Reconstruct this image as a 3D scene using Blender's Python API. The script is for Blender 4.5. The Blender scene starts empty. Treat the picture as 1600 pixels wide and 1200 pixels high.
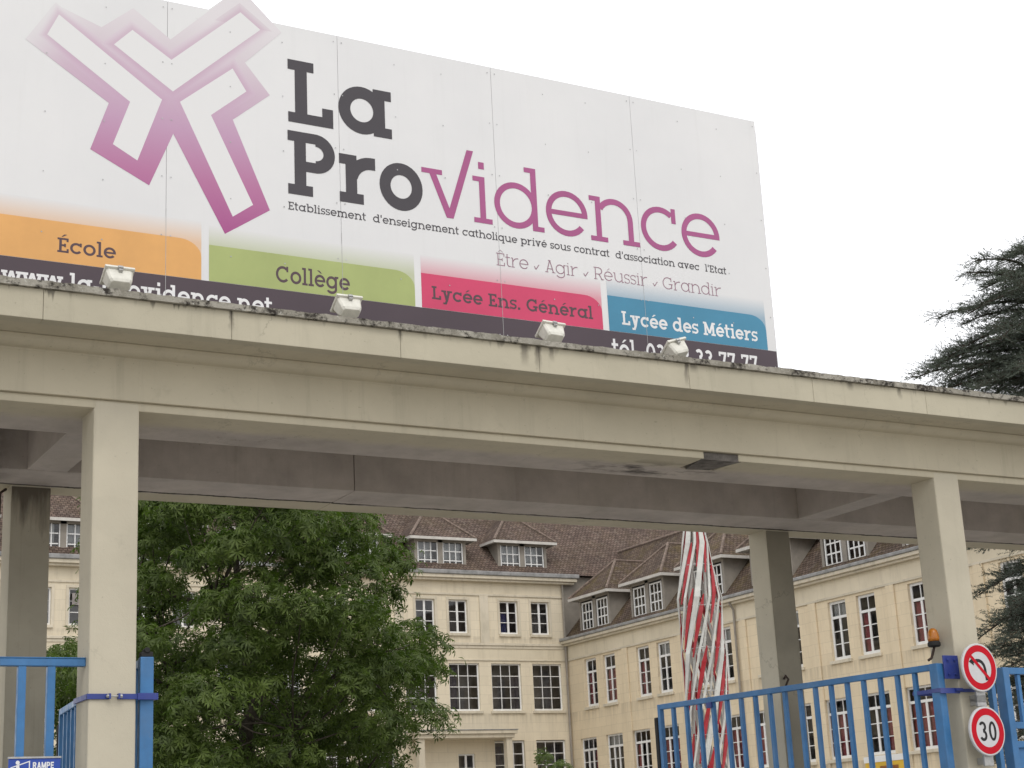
import bpy, bmesh, math, random
import numpy as np
from mathutils import Vector, Matrix
random.seed(7); rng = np.random.default_rng(7)
scene = bpy.context.scene
COL = scene.collection
rad = math.radians

# ---------------------------------------------------------------- camera
YAW, PITCH, ROLL, FPX = rad(29.659), rad(15.756), rad(-2.933), 2586.0
EYE = Vector((0, 0, 1.6))
fwd = Vector((math.sin(YAW)*math.cos(PITCH), math.cos(YAW)*math.cos(PITCH), math.sin(PITCH)))
rgt = Vector((math.cos(YAW), -math.sin(YAW), 0)); upv = rgt.cross(fwd)
R2 = rgt*math.cos(ROLL) + upv*math.sin(ROLL); U2 = -rgt*math.sin(ROLL) + upv*math.cos(ROLL)
cd = bpy.data.cameras.new('camera'); cam = bpy.data.objects.new('camera', cd); COL.objects.link(cam)
cd.sensor_width = 36; cd.lens = 36*FPX/1600; cd.clip_start = .1; cd.clip_end = 3000
cam.matrix_world = Matrix(((R2.x, U2.x, -fwd.x, EYE.x), (R2.y, U2.y, -fwd.y, EYE.y), (R2.z, U2.z, -fwd.z, EYE.z), (0, 0, 0, 1)))
scene.camera = cam
# ---------------------------------------------------------------- overcast sky, soft sun
SUN_EL, SUN_AZ = rad(52), rad(190)      # azimuth clockwise from +Y
w = bpy.data.worlds.new('World'); scene.world = w; w.use_nodes = True
nt = w.node_tree; nt.nodes.clear()
sky = nt.nodes.new('ShaderNodeTexSky'); sky.sky_type = 'NISHITA'; sky.sun_disc = False
sky.sun_elevation = SUN_EL; sky.sun_rotation = SUN_AZ; sky.dust_density = 4
mx = nt.nodes.new('ShaderNodeMix'); mx.data_type = 'RGBA'; mx.inputs[0].default_value = .88
mx.inputs[7].default_value = (12.0, 12.0, 12.2, 1)      # the closed white cloud layer
bg = nt.nodes.new('ShaderNodeBackground'); bg.inputs[1].default_value = .12
wo = nt.nodes.new('ShaderNodeOutputWorld')
nt.links.new(sky.outputs[0], mx.inputs[6]); nt.links.new(mx.outputs[2], bg.inputs[0]); nt.links.new(bg.outputs[0], wo.inputs[0])
sd = bpy.data.lights.new('sun', 'SUN'); sd.energy = .7; sd.angle = rad(25); sd.color = (1, .95, .87)
so = bpy.data.objects.new('sun', sd); COL.objects.link(so)
so.rotation_euler = Vector((math.sin(SUN_AZ)*math.cos(SUN_EL), math.cos(SUN_AZ)*math.cos(SUN_EL), math.sin(SUN_EL))).to_track_quat('Z', 'Y').to_euler()
scene.view_settings.view_transform = 'Standard'; scene.view_settings.look = 'None'
scene.view_settings.exposure = 0.0; scene.view_settings.gamma = 1

# ---------------------------------------------------------------- helpers
def tag(o, label=None, cat=None, group=None, kind=None):
    if label: o['label'] = label
    if cat: o['category'] = cat
    if group: o['group'] = group
    if kind: o['kind'] = kind
    return o
def thing(name, label, cat, loc=(0, 0, 0), rz=0, group=None):
    o = bpy.data.objects.new(name, None); COL.objects.link(o); o.location = loc; o.rotation_euler = (0, 0, rz)
    o.empty_display_size = .3
    return tag(o, label, cat, group)
def copy_tree(o, parent=None):
    c = o.copy(); COL.objects.link(c)
    if parent is not None: c.parent = parent
    for ch in list(o.children): copy_tree(ch, c)
    return c
class MB:
    def __init__(s): s.v = []; s.f = []
    def add(s, vs, fs):
        n = len(s.v); s.v += [tuple(p) for p in vs]; s.f += [tuple(i+n for i in f) for f in fs]; return s
    def box(s, a, b):
        x0, y0, z0 = [min(p, q) for p, q in zip(a, b)]; x1, y1, z1 = [max(p, q) for p, q in zip(a, b)]
        return s.add([(x0,y0,z0),(x1,y0,z0),(x1,y1,z0),(x0,y1,z0),(x0,y0,z1),(x1,y0,z1),(x1,y1,z1),(x0,y1,z1)],
                     [(0,3,2,1),(4,5,6,7),(0,1,5,4),(1,2,6,5),(2,3,7,6),(3,0,4,7)])
    def quad(s, *p): return s.add(p, [tuple(range(len(p)))])
    def prism(s, poly, fn, d0, d1):
        """poly of (a,b) points, fn(a,b,d) -> 3D; closed prism between d0 and d1"""
        n = len(poly)
        vs = [fn(a, b, d0) for a, b in poly] + [fn(a, b, d1) for a, b in poly]
        fs = [tuple(range(n)), tuple(range(2*n-1, n-1, -1))] + [(i, i+n, (i+1) % n+n, (i+1) % n) for i in range(n)]
        return s.add(vs, fs)
    def tube(s, pts, rs, n=8, cap=True):
        pts = [Vector(p) for p in pts]
        if not hasattr(rs, '__len__'): rs = [rs]*len(pts)
        b = len(s.v); prev = None
        for i, p in enumerate(pts):
            t = (pts[min(i+1, len(pts)-1)] - pts[max(i-1, 0)]).normalized()
            a = Vector((0, 0, 1)) if abs(t.z) < .9 else Vector((1, 0, 0))
            u = prev - t*prev.dot(t) if prev is not None else t.cross(a)
            u.normalize(); prev = u; q = t.cross(u)
            for k in range(n):
                an = 2*math.pi*k/n; s.v.append(tuple(p + (u*math.cos(an)+q*math.sin(an))*rs[i]))
        for i in range(len(pts)-1):
            for k in range(n):
                s.f.append((b+i*n+k, b+i*n+(k+1) % n, b+(i+1)*n+(k+1) % n, b+(i+1)*n+k))
        if cap: s.f.append(tuple(b+k for k in range(n-1, -1, -1))); s.f.append(tuple(b+(len(pts)-1)*n+k for k in range(n)))
        return s
    def lathe(s, prof, n=20, c=(0, 0, 0)):
        b = len(s.v)
        for r, z in prof:
            for k in range(n):
                a = 2*math.pi*k/n; s.v.append((c[0]+r*math.cos(a), c[1]+r*math.sin(a), c[2]+z))
        for i in range(len(prof)-1):
            for k in range(n): s.f.append((b+i*n+k, b+i*n+(k+1) % n, b+(i+1)*n+(k+1) % n, b+(i+1)*n+k))
        s.f.append(tuple(b+k for k in range(n-1, -1, -1))); s.f.append(tuple(b+(len(prof)-1)*n+k for k in range(n)))
        return s
    def build(s, name, m, parent=None, bevel=0, smooth=False, uv=False, recalc=True, loc=None):
        me = bpy.data.meshes.new(name); me.from_pydata(s.v, [], s.f); me.update()
        if recalc:
            bm = bmesh.new(); bm.from_mesh(me); bmesh.ops.recalc_face_normals(bm, faces=bm.faces); bm.to_mesh(me); bm.free()
        if uv:
            L = me.uv_layers.new(name='uv')
            for p in me.polygons:
                n = p.normal; h = Vector((0, 0, 1)).cross(n)
                h = Vector((1, 0, 0)) if h.length < .05 else h.normalized()
                q = n.cross(h)
                for li in p.loop_indices:
                    co = me.vertices[me.loops[li].vertex_index].co; L.data[li].uv = (co.dot(h), co.dot(q))
        for mm in (m if isinstance(m, (list, tuple)) else [m]): me.materials.append(mm)
        if smooth: me.polygons.foreach_set('use_smooth', [True]*len(me.polygons))
        o = bpy.data.objects.new(name, me); COL.objects.link(o)
        if parent is not None: o.parent = parent
        if loc is not None: o.location = loc
        if bevel:
            b = o.modifiers.new('bevel', 'BEVEL'); b.width = bevel; b.segments = 2; b.limit_method = 'ANGLE'; b.angle_limit = rad(40)
            b.harden_normals = False
        return o

# ---------------------------------------------------------------- node materials
class NM:
    def __init__(s, name, rough=.8, spec=.3):
        s.m = bpy.data.materials.new(name); s.m.use_nodes = True; s.t = s.m.node_tree
        s.b = s.t.nodes['Principled BSDF']; s.b.inputs['Roughness'].default_value = rough
        s.b.inputs['Specular IOR Level'].default_value = spec; s.out = s.t.nodes['Material Output']
    def n(s, k, **kw):
        x = s.t.nodes.new('ShaderNode'+k)
        for a, b in kw.items(): setattr(x, a, b)
        return x
    def put(s, sock, v):
        if isinstance(v, bpy.types.NodeSocket): s.t.links.new(v, sock)
        elif isinstance(v, (tuple, list)) and len(v) == 3 and len(sock.default_value) == 4: sock.default_value = (*v, 1)
        else: sock.default_value = v
    def pos(s): return s.n('NewGeometry').outputs['Position']
    def obj(s): return s.n('TexCoord').outputs['Object']
    def sep(s, v):
        x = s.n('SeparateXYZ'); s.put(x.inputs[0], v); return x.outputs
    def comb(s, a, b, c):
        x = s.n('CombineXYZ'); s.put(x.inputs[0], a); s.put(x.inputs[1], b); s.put(x.inputs[2], c); return x.outputs[0]
    def scale(s, v, k):
        x = s.n('VectorMath', operation='MULTIPLY'); s.put(x.inputs[0], v); x.inputs[1].default_value = k; return x.outputs[0]
    def noise(s, v, sc, det=4, rough=.55):
        x = s.n('TexNoise'); s.put(x.inputs['Vector'], v); x.inputs['Scale'].default_value = sc
        x.inputs['Detail'].default_value = det; x.inputs['Roughness'].default_value = rough; return x.outputs[0]
    def ramp(s, f, a, b, lo=0., hi=1., interp='LINEAR'):
        x = s.n('MapRange'); x.interpolation_type = interp
        s.put(x.inputs[0], f)
        for i, q in enumerate((a, b, lo, hi)): s.put(x.inputs[i+1], q)
        return x.outputs[0]
    def math(s, op, a, b=0., c=0.):
        x = s.n('Math', operation=op); s.put(x.inputs[0], a); s.put(x.inputs[1], b); s.put(x.inputs[2], c); return x.outputs[0]
    def mix(s, f, a, b, mode='MIX'):
        x = s.n('Mix'); x.data_type = 'RGBA'; x.blend_type = mode
        s.put(x.inputs[0], f); s.put(x.inputs[6], a); s.put(x.inputs[7], b); return x.outputs[2]
    def col(s, v): s.put(s.b.inputs['Base Color'], v); return s
    def rough(s, v): s.put(s.b.inputs['Roughness'], v); return s
    def bump(s, h, strength=.3, dist=.01):
        x = s.n('Bump'); x.inputs['Strength'].default_value = strength; x.inputs['Distance'].default_value = dist
        s.put(x.inputs['Height'], h); s.t.links.new(x.outputs[0], s.b.inputs['Normal']); return s

def plain(name, c, rough=.6, var=.12, sc=6., spec=.3, metallic=0., bump=0., bsc=60.):
    k = NM(name, rough, spec); p = k.obj()
    f = k.ramp(k.noise(p, sc, 5, .65), .3, .7)
    k.col(k.mix(f, tuple(x*(1-var) for x in c), tuple(min(1, x*(1+var)) for x in c)))
    k.b.inputs['Metallic'].default_value = metallic
    if bump: k.bump(k.noise(p, bsc, 4), bump, .005)
    return k.m

def concrete(name, base, streak=.25, inside=None, tone=.1):
    """painted concrete: cloudy tone, pores, vertical rain streaks; inside = unpainted colour between the two painted faces"""
    k = NM(name, .9, .2); p = k.pos(); x, y, z = k.sep(p)
    c = k.mix(k.ramp(k.noise(p, .9, 5, .6), .3, .7), tuple(v*(1-tone) for v in base), tuple(v*(1+tone) for v in base))
    if inside:
        edge = k.math('ADD', y, k.ramp(k.noise(p, 3, 3), .2, .8, -.05, .05))
        mk = k.math('MULTIPLY', k.ramp(edge, 11.27, 11.42), k.ramp(edge, 13.53, 13.52))
        ins = k.mix(k.ramp(k.noise(p, 2.2, 5, .65), .3, .7), tuple(v*.82 for v in inside), tuple(v*1.14 for v in inside))
        c = k.mix(mk, c, ins)
        # soot smudge and the black damp seam along the inner edge of the rear beam
        sm = k.ramp(k.noise(k.scale(p, (1.2, 3, 3)), 2.0, 4, .6), .50, .64)
        gate = k.math('MULTIPLY', k.ramp(x, 6.9, 7.5, 0, 1), k.ramp(x, 8.7, 8.2, 0, 1))
        gate = k.math('MULTIPLY', gate, k.math('MULTIPLY', k.ramp(y, 11.15, 11.45), k.ramp(y, 11.9, 11.6)))
        c = k.mix(k.math('MULTIPLY', k.math('MULTIPLY', sm, gate), .85), c, (.05, .045, .04))
        wob = k.ramp(k.noise(p, 4, 5, .7), .2, .8, -.03, .03)
        d = k.math('ABSOLUTE', k.math('SUBTRACT', k.math('ADD', y, wob), 13.50))
        seam = k.ramp(d, .015, .03, 1, 0); seam = k.math('MULTIPLY', seam, k.ramp(k.noise(p, 1.3, 3), .3, .45, .45, 1.))
        c = k.mix(seam, c, (.03, .026, .022))
        dm = k.math('MULTIPLY', k.ramp(x, 2.60, 2.93, 1, 0), k.math('MULTIPLY', k.ramp(y, 12.2, 12.9), k.ramp(y, 13.5, 13.3))); c = k.mix(k.math('MULTIPLY', dm, k.ramp(k.noise(p, 3.2, 5, .7), .3, .55, .25, .85)), c, (.045, .036, .03))
    st = k.ramp(k.noise(k.scale(p, (9, 9, .45)), 1.0, 6, .7), .55, .8)
    c = k.mix(k.math('MULTIPLY', st, streak), c, tuple(v*.45 for v in base))
    pores = k.ramp(k.noise(p, 38, 2, .5), .70, .76); c = k.mix(k.math('MULTIPLY', pores, .35), c, tuple(v*.35 for v in base))
    pt = k.ramp(k.noise(p, 1.6, 2, .4), .53, .55); c = k.mix(k.math('MULTIPLY', pt, .10), c, tuple(v*.72 for v in base))
    vo = k.n('TexVoronoi', feature='DISTANCE_TO_EDGE'); wv = k.n('VectorMath', operation='ADD'); k.put(wv.inputs[0], p); k.put(wv.inputs[1], k.scale(k.comb(k.noise(p, 2.5, 5, .7), k.noise(k.scale(p, (1, 1, 1.3)), 3.1, 5, .7), k.noise(k.scale(p, (1.2, 1, 1)), 2.8, 5, .7)), (.5, .5, .5)))
    k.put(vo.inputs['Vector'], wv.outputs[0]); vo.inputs['Scale'].default_value = .42
    ck = k.math('MULTIPLY', k.ramp(vo.outputs['Distance'], .001, .0035, 1, 0), k.ramp(k.noise(p, .9, 2), .55, .62)); c = k.mix(k.math('MULTIPLY', ck, .32), c, tuple(v*.3 for v in base))
    blot = k.ramp(k.noise(p, 5.5, 6, .72), .60, .8); c = k.mix(k.math('MULTIPLY', blot, .30), c, tuple(v*.5 for v in base))
    k.col(c); h = k.math('ADD', k.noise(p, 24, 6, .7), k.math('MULTIPLY', k.noise(p, 150, 3), .4))
    k.bump(h, .35, .006); return k
M = {}
M['column'] = concrete('painted_concrete_column', (.51, .47, .37), .2).m
M['beam'] = concrete('painted_concrete_beam', (.50, .455, .345), .36, inside=(.46, .415, .375)).m
M['bare1'] = concrete('dark_streaked_concrete', (.255, .232, .178), .95, tone=.24).m
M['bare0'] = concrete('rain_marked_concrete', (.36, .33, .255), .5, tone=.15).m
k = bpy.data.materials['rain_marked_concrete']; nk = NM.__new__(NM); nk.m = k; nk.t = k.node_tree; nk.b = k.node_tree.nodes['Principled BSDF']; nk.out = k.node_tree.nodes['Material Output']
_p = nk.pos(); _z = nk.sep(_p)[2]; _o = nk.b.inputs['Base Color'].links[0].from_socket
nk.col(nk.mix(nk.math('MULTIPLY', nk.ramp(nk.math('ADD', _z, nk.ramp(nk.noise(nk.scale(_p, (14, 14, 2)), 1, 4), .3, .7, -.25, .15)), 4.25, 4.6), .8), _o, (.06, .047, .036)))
k = concrete('fascia_concrete', (.47, .435, .335), .3); _p = k.pos(); _x, _y, _z = k.sep(_p)
_old = k.b.inputs['Base Color'].links[0].from_socket
# rain drips hanging from the coping: thin columns that start at the top edge and die out downward
_len = k.ramp(k.noise(k.comb(k.math('MULTIPLY', _x, 9.), 0., 0.), 1., 3, .7), .45, .85, 0., .26)
_dep = k.math('SUBTRACT', 5.385, _z)
_dr = k.ramp(_dep, k.math('MULTIPLY', _len, .6), _len, 1, 0)
_dr = k.math('MULTIPLY', _dr, k.ramp(k.noise(k.comb(k.math('MULTIPLY', _x, 1.1), 0., 3.), 1., 2), .46, .62))
for _c, _w, _h in ((5.90, .02, .10), (6.12, .05, .22), (6.24, .035, .25), (6.36, .03, .16), (7.63, .025, .24), (7.70, .05, .12), (9.35, .04, .12), (9.9, .03, .15), (3.76, .02, .2), (5.07, .02, .14)):
    _xx = k.math('ADD', _x, k.ramp(k.noise(_p, 9, 3), .2, .8, -.02, .02)); _g = k.ramp(k.math('ABSOLUTE', k.math('SUBTRACT', _xx, _c)), _w, _w*.35, 0, 1)
    _dr = k.math('MAXIMUM', _dr, k.math('MULTIPLY', _g, k.ramp(_dep, _h*.2, _h, 1, 0)))
k.col(k.mix(k.math('MULTIPLY', _dr, .85), _old, (.075, .066, .056))); M['fascia'] = k.m
k = NM('lichen_coping', .95, .15); _p = k.pos()
c = k.mix(k.ramp(k.noise(_p, 3.5, 6, .7), .35, .65), (.20, .185, .15), (.42, .40, .345))
c = k.mix(k.ramp(k.noise(_p, 9, 5, .75), .50, .62), c, (.042, .037, .032))
c = k.mix(k.ramp(k.noise(_p, 22, 4, .7), .60, .70), c, (.50, .49, .44)); k.col(c)
k.bump(k.noise(_p, 30, 6, .75), .8, .02); M['coping'] = k.m
M['patch'] = plain('bare_patch', (.14, .128, .115), .95, .5, 9, bump=.8)
M['rust'] = plain('rust_iron', (.05, .035, .028), .9, .4, 20)
def render_wall(name, base, sills):
    k = NM(name, .92, .15); p = k.obj(); x, y, z = k.sep(p); pp = k.pos()
    br = k.n('TexBrick'); k.put(br.inputs['Vector'], k.comb(x, z, 0.)); br.inputs['Scale'].default_value = 1
    br.inputs['Brick Width'].default_value = .92; br.inputs['Row Height'].default_value = .44
    br.inputs['Mortar Size'].default_value = .010; br.inputs['Mortar Smooth'].default_value = .3; br.inputs['Bias'].default_value = 0
    br.inputs['Color1'].default_value = (*[v*.97 for v in base], 1); br.inputs['Color2'].default_value = (*[v*1.03 for v in base], 1)
    br.inputs['Mortar'].default_value = (*[v*.85 for v in base], 1)
    c = k.mix(k.ramp(k.noise(pp, .5, 5, .65), .3, .7), br.outputs[0], (.93, .93, .93), 'MULTIPLY')
    st = k.ramp(k.noise(k.scale(pp, (3.2, 3.2, .22)), 1., 6, .7), .52, .82)
    c = k.mix(k.math('MULTIPLY', st, .32), c, tuple(v*.52 for v in base))
    c = k.mix(k.math('MULTIPLY', k.ramp(k.noise(pp, 7, 5, .7), .5, .8), .18), c, tuple(v*.6 for v in base))
    sr = k.ramp(k.noise(k.scale(pp, (5, 5, .15)), 1., 5, .7), .42, .66)
    for sz in sills:
        dz = k.math('SUBTRACT', sz, z); f = k.math('MULTIPLY', k.ramp(dz, 0., .02), k.ramp(dz, .05, .75, 1, 0)); c = k.mix(k.math('MULTIPLY', k.math('MULTIPLY', f, sr), .42), c, (.25, .215, .16))
    k.col(c); k.bump(k.noise(pp, 14, 5), .2, .01); return k.m
M['wall_main'] = render_wall('cream_stone_main', (.70, .622, .475), (11.56, 7.92, 11.0))
M['wall_wing'] = render_wall('cream_stone_wing', (.71, .60, .425), (7.93, 4.24, 4.24))
k = NM('trim_stone', .9, .15); _p = k.pos()
c = k.mix(k.ramp(k.noise(_p, .8, 5, .6), .3, .7), (.52, .47, .365), (.65, .585, .465))
st = k.ramp(k.noise(k.scale(_p, (4, 4, .5)), 1., 6, .72), .5, .8)
k.col(k.mix(k.math('MULTIPLY', st, .5), c, (.20, .175, .13))); M['trim'] = k.m
k = NM('frieze_render', .92, .15); _p = k.pos()
c = k.mix(k.ramp(k.noise(_p, .7, 5, .6), .3, .7), (.59, .525, .395), (.69, .615, .47))
k.col(k.mix(k.math('MULTIPLY', k.ramp(k.noise(k.scale(_p, (3, 3, .3)), 1., 6, .72), .5, .8), .4), c, (.30, .26, .19))); M['frieze'] = k.m
def tiles(name, a, b, moss=.0):
    k = NM(name, .9, .15); uv = k.n('UVMap').outputs[0]; p = k.pos()
    br = k.n('TexBrick'); k.put(br.inputs['Vector'], uv); br.inputs['Scale'].default_value = 1
    br.inputs['Brick Width'].default_value = .19; br.inputs['Row Height'].default_value = .15
    br.inputs['Mortar Size'].default_value = .018; br.inputs['Mortar Smooth'].default_value = .4
    br.inputs['Color1'].default_value = (*a, 1); br.inputs['Color2'].default_value = (*b, 1); br.inputs['Mortar'].default_value = (*[v*.28 for v in a], 1)
    c = k.mix(k.ramp(k.noise(p, .7, 6, .7), .35, .7), br.outputs[0], (.62, .64, .66), 'MULTIPLY')
    c = k.mix(k.math('MULTIPLY', k.ramp(k.noise(p, 5, 4, .7), .54, .68), .6), c, (.22, .185, .15))
    if moss: c = k.mix(k.math('MULTIPLY', k.ramp(k.noise(p, .9, 5, .7), .46, .66), moss), c, (.13, .10, .03))
    k.col(c); k.bump(br.outputs[1], -.8, .02); return k.m
M['tiles'] = tiles('roof_tiles', (.112, .080, .066), (.185, .133, .108), .12)
M['tiles_wing'] = tiles('roof_tiles_wing', (.108, .077, .060), (.172, .124, .096), .45)
M['ridge'] = plain('ridge_tiles', (.18, .138, .112), .9, .5, 7)
M['zinc'] = plain('zinc_flashing', (.25, .25, .245), .6, .35, 3, spec=.4)
M['dormer'] = plain('dormer_grey_render', (.27, .245, .21), .9, .18, 1.6)
M['fascia_board'] = plain('white_eaves_board', (.52, .50, .46), .6, .15, 3)
M['frame'] = plain('white_window_paint', (.74, .74, .72), .5, .06, 3)
M['curtain'] = plain('red_curtain', (.52, .125, .14), .95, .3, 5)
M['blue_curtain'] = plain('blue_curtain', (.07, .075, .22), .95, .3, 5)
M['mauve_curtain'] = plain('mauve_curtain', (.13, .115, .16), .95, .3, 5)
M['net'] = plain('net_curtain', (.58, .58, .585), .95, .15, 2)
M['dark'] = plain('dim_room', (.30, .27, .26), 1, .45, .8)
k = NM('window_glass', .04); gl = k.n('BsdfGlossy'); gl.inputs['Roughness'].default_value = .03; tr = k.n('BsdfTransparent'); tr.inputs[0].default_value = (.82, .84, .83, 1)
fr = k.n('Fresnel'); fr.inputs[0].default_value = 1.68; ms = k.n('MixShader')
k.t.links.new(fr.outputs[0], ms.inputs[0]); k.t.links.new(tr.outputs[0], ms.inputs[1]); k.t.links.new(gl.outputs[0], ms.inputs[2]); k.t.links.new(ms.outputs[0], k.out.inputs[0])
M['glass'] = k.m
def paint(name, c, rough=.42, chip=.25):
    k = NM(name, rough, .5); p = k.pos()
    cc = k.mix(k.ramp(k.noise(p, 5, 5, .65), .3, .7), tuple(v*.82 for v in c), tuple(v*1.15 for v in c))
    cc = k.mix(k.math('MULTIPLY', k.ramp(k.noise(k.scale(p, (20, 20, 3)), 1, 5, .7), .52, .8), chip*1.4), cc, tuple(v*.4+.03 for v in c))
    cc = k.mix(k.math('MULTIPLY', k.ramp(k.noise(p, 30, 4, .75), .66, .70), .5), cc, (.16, .12, .09)); cc = k.mix(k.math('MULTIPLY', k.ramp(k.noise(k.scale(p, (3, 3, 3)), 1., 5, .6), .5, .75), .3), cc, tuple(v*.7+.14 for v in c))
    k.col(cc); k.rough(k.ramp(k.noise(p, 12, 4), .3, .7, rough-.1, rough+.2)); k.bump(k.noise(p, 60, 3), .1, .003); return k.m
M['blue'] = paint('blue_gate_paint', (.038, .158, .355))
M['blue_strap'] = paint('dark_blue_paint', (.022, .042, .225))
M['white_paint'] = paint('white_enamel', (.56, .56, .52), .45, .35)
M['red_paint'] = paint('red_enamel', (.36, .007, .014), .42, .3)
M['steel'] = plain('galvanised_steel', (.42, .42, .41), .45, .2, 12, metallic=.6)
M['black'] = plain('black_rubber', (.02, .02, .02), .7, .2, 8)
M['cream'] = plain('floodlight_cream_enamel', (.66, .65, .58), .45, .12, 18, spec=.5)
M['bark'] = plain('bark', (.06, .05, .038), .95, .4, 5, bump=.8, bsc=14)
M['ground'] = plain('asphalt_ground', (.32, .30, .27), .95, .25, .6, bump=.3, bsc=40)
# ---------------------------------------------------------------- slab-serif lettering drawn as strokes (cap height 1)
XH, SE = .77, .11
def rc(x0, y0, x1, y1): return [[(x0, y0), (x1, y0), (x1, y1), (x0, y1)]]
def ring(cx, cy, rx, ry, w, a0=0, a1=360, n=36):
    out = []; st = max(3, int(n*abs(a1-a0)/360))
    for i in range(st):
        a = rad(a0+(a1-a0)*i/st); b = rad(a0+(a1-a0)*(i+1)/st)
        out.append([(cx+math.cos(t)*r1, cy+math.sin(t)*r2) for t, r1, r2 in ((a, rx, ry), (b, rx, ry), (b, rx-w, ry-w), (a, rx-w, ry-w))])
    return out
def bar(x0, y0, x1, y1, w):
    """stroke with level ends (horizontal cut), w = horizontal width"""
    return [[(x0-w/2, y0), (x0+w/2, y0), (x1+w/2, y1), (x1-w/2, y1)]]
def slant(cx, y, w, d):     # accent: d=+1 acute, -1 grave
    return [[(cx-d*.10-w*.3, y), (cx-d*.10+w*.3, y), (cx+d*.12+w*.55, y+.17), (cx+d*.12-w*.55, y+.17)]]
def glyph(c, w):
    """list of strokes (each a list of convex polygons), advance"""
    r = XH/2; h = w*.82; s = SE; X = XH
    stem = lambda x, y0=0, y1=X: rc(x, y0, x+w, y1)
    foot = lambda x, y=0: rc(x-s, y, x+w+s, y+h)
    tl = lambda x, y=X: rc(x-s, y-h, x+w*.5, y)
    if c == 'o': return [ring(r, r, r, r, w)], X
    if c == 'a': return [ring(r, r, r, r, w), stem(X-w), rc(X-w*.5, 0, X+s, h), rc(X-w*.5, X-h, X+s, X)], X+s
    if c == 'd': return [ring(r, r, r, r, w), stem(X-w, 0, 1.06), rc(X-w*.5, 0, X+s, h), rc(X-w-s, 1.06-h, X-w*.5, 1.06)], X+s
    if c == 'q': return [ring(r, r, r, r, w), stem(X-w, -.3, X), foot(X-w, -.3)], X+s*.6
    if c == 'g': return [ring(r, r, r, r, w), stem(X-w, -.05, X), rc(X-w*.5, X-h, X+s, X), ring(r, -.02, r, .30, w, 180+25, 360)], X+s
    if c in 'eéèê':
        g = [ring(r, r, r, r, w, 0, 322), rc(w*.6, r-h*.5, X-w*.02, r+h*.5)]
        if c == 'é': g.append(slant(r, X+.08, w, 1))
        if c == 'è': g.append(slant(r, X+.08, w, -1))
        return g, X
    if c == 'c': return [ring(r, r, r, r, w, 48, 322), rc(X*.86-w*.5, X*.66, X*.86+w*.35, X)], X*.98
    if c == 'b': return [ring(s+r, r, r, r, w), stem(s, 0, 1.06), tl(s, 1.06)], s+X
    if c == 'p': return [ring(s+r, r, r, r, w), stem(s, -.3, X), tl(s), foot(s, -.3)], s+X
    if c in 'nh':
        t = X if c == 'n' else 1.06; wd = X*.92
        return [stem(s, 0, t), tl(s, t), foot(s), ring(s+wd*.5+w*.0, X-wd*.5, wd*.5, wd*.5, w, 0, 150), stem(s+wd-w, 0, X-wd*.5), foot(s+wd-w)], wd+2*s
    if c == 'm':
        wd = X*.80
        return [stem(s), tl(s), foot(s), ring(s+wd*.5, X-wd*.5, wd*.5, wd*.5, w, 0, 150), stem(s+wd-w, 0, X-wd*.5), foot(s+wd-w),
                ring(s+wd*1.5-w, X-wd*.5, wd*.5, wd*.5, w, 0, 150), stem(s+2*wd-2*w, 0, X-wd*.5), foot(s+2*wd-2*w)], 2*wd-w+2*s
    if c == 'u':
        wd = X*.92
        return [stem(s, wd*.5, X), tl(s), ring(s+wd*.5, wd*.5, wd*.5, wd*.5, w, 180, 330), stem(s+wd-w, 0, X), tl(s+wd-w), rc(s+wd-w*.5, 0, s+wd+s, h)], wd+2*s
    if c == 'i': return [stem(s), tl(s), foot(s), rc(s, X+.13, s+w, X+.13+w*1.15)], w+2*s
    if c == 'l': return [stem(s, 0, 1.06), tl(s, 1.06), foot(s)], w+2*s
    if c == 'r': return [stem(s), tl(s), foot(s), ring(s+.44, X-.44, .44, .44, w, 90, 165), rc(s+.43, X-w*1.0, s+.52, X)], s+.54
    if c == 't': return [stem(s*.9, .22, 1.0), rc(-.02, X-h, s*.9+w+.20, X), ring(s*.9+.22, .22, .22, .22, w, 180, 300)], s+w+.20
    if c == 's':
        q = (X+h)/4; wx = q*1.22
        return [ring(wx, X-q, wx, q, h, 35, 270), ring(wx, q, wx, q, h, -145, 90), rc(wx*1.82-w*.25, X-q*.85, wx*1.82+w*.3, X), rc(wx*.18-w*.3, 0, wx*.18+w*.25, q*.85)], 2*wx
    if c in 'vy':
        wv = w*1.12; m = .40
        g = [bar(m, 0, s+w*.5, X, wv), bar(m, 0, 2*m-s-w*.5, X, wv), rc(-.03, X-h, s*2+w-.02, X), rc(2*m-2*s-w+.02, X-h, 2*m+.03, X)]
        if c == 'y': g.append(bar(m-.13, -.30, m+.02, .05, wv)); g.append(rc(m-.30, -.30, m-.08, -.30+h))
        return g, 2*m+.02
    if c == 'w':
        wv = w*1.08; m = .30; p = .30
        return [bar(m, 0, s+.0, X, wv), bar(m, 0, m+p*.9, X, wv), bar(m+p*1.8, 0, m+p*.9, X, wv), bar(m+p*1.8, 0, 2*m+1.8*p-s, X, wv),
                rc(-.03, X-h, s*2+w*.6, X), rc(2*m+1.8*p-2*s-w*.6, X-h, 2*m+1.8*p+.03, X)], 2*m+1.8*p
    if c == '√':   # the v whose right arm shoots up like a tick
        return [bar(.43, 0, .13, X, w*1.15), rc(-.03, X-h, .32, X), bar(.43, 0, .82, 1.18, w*1.15)], .80
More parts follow.
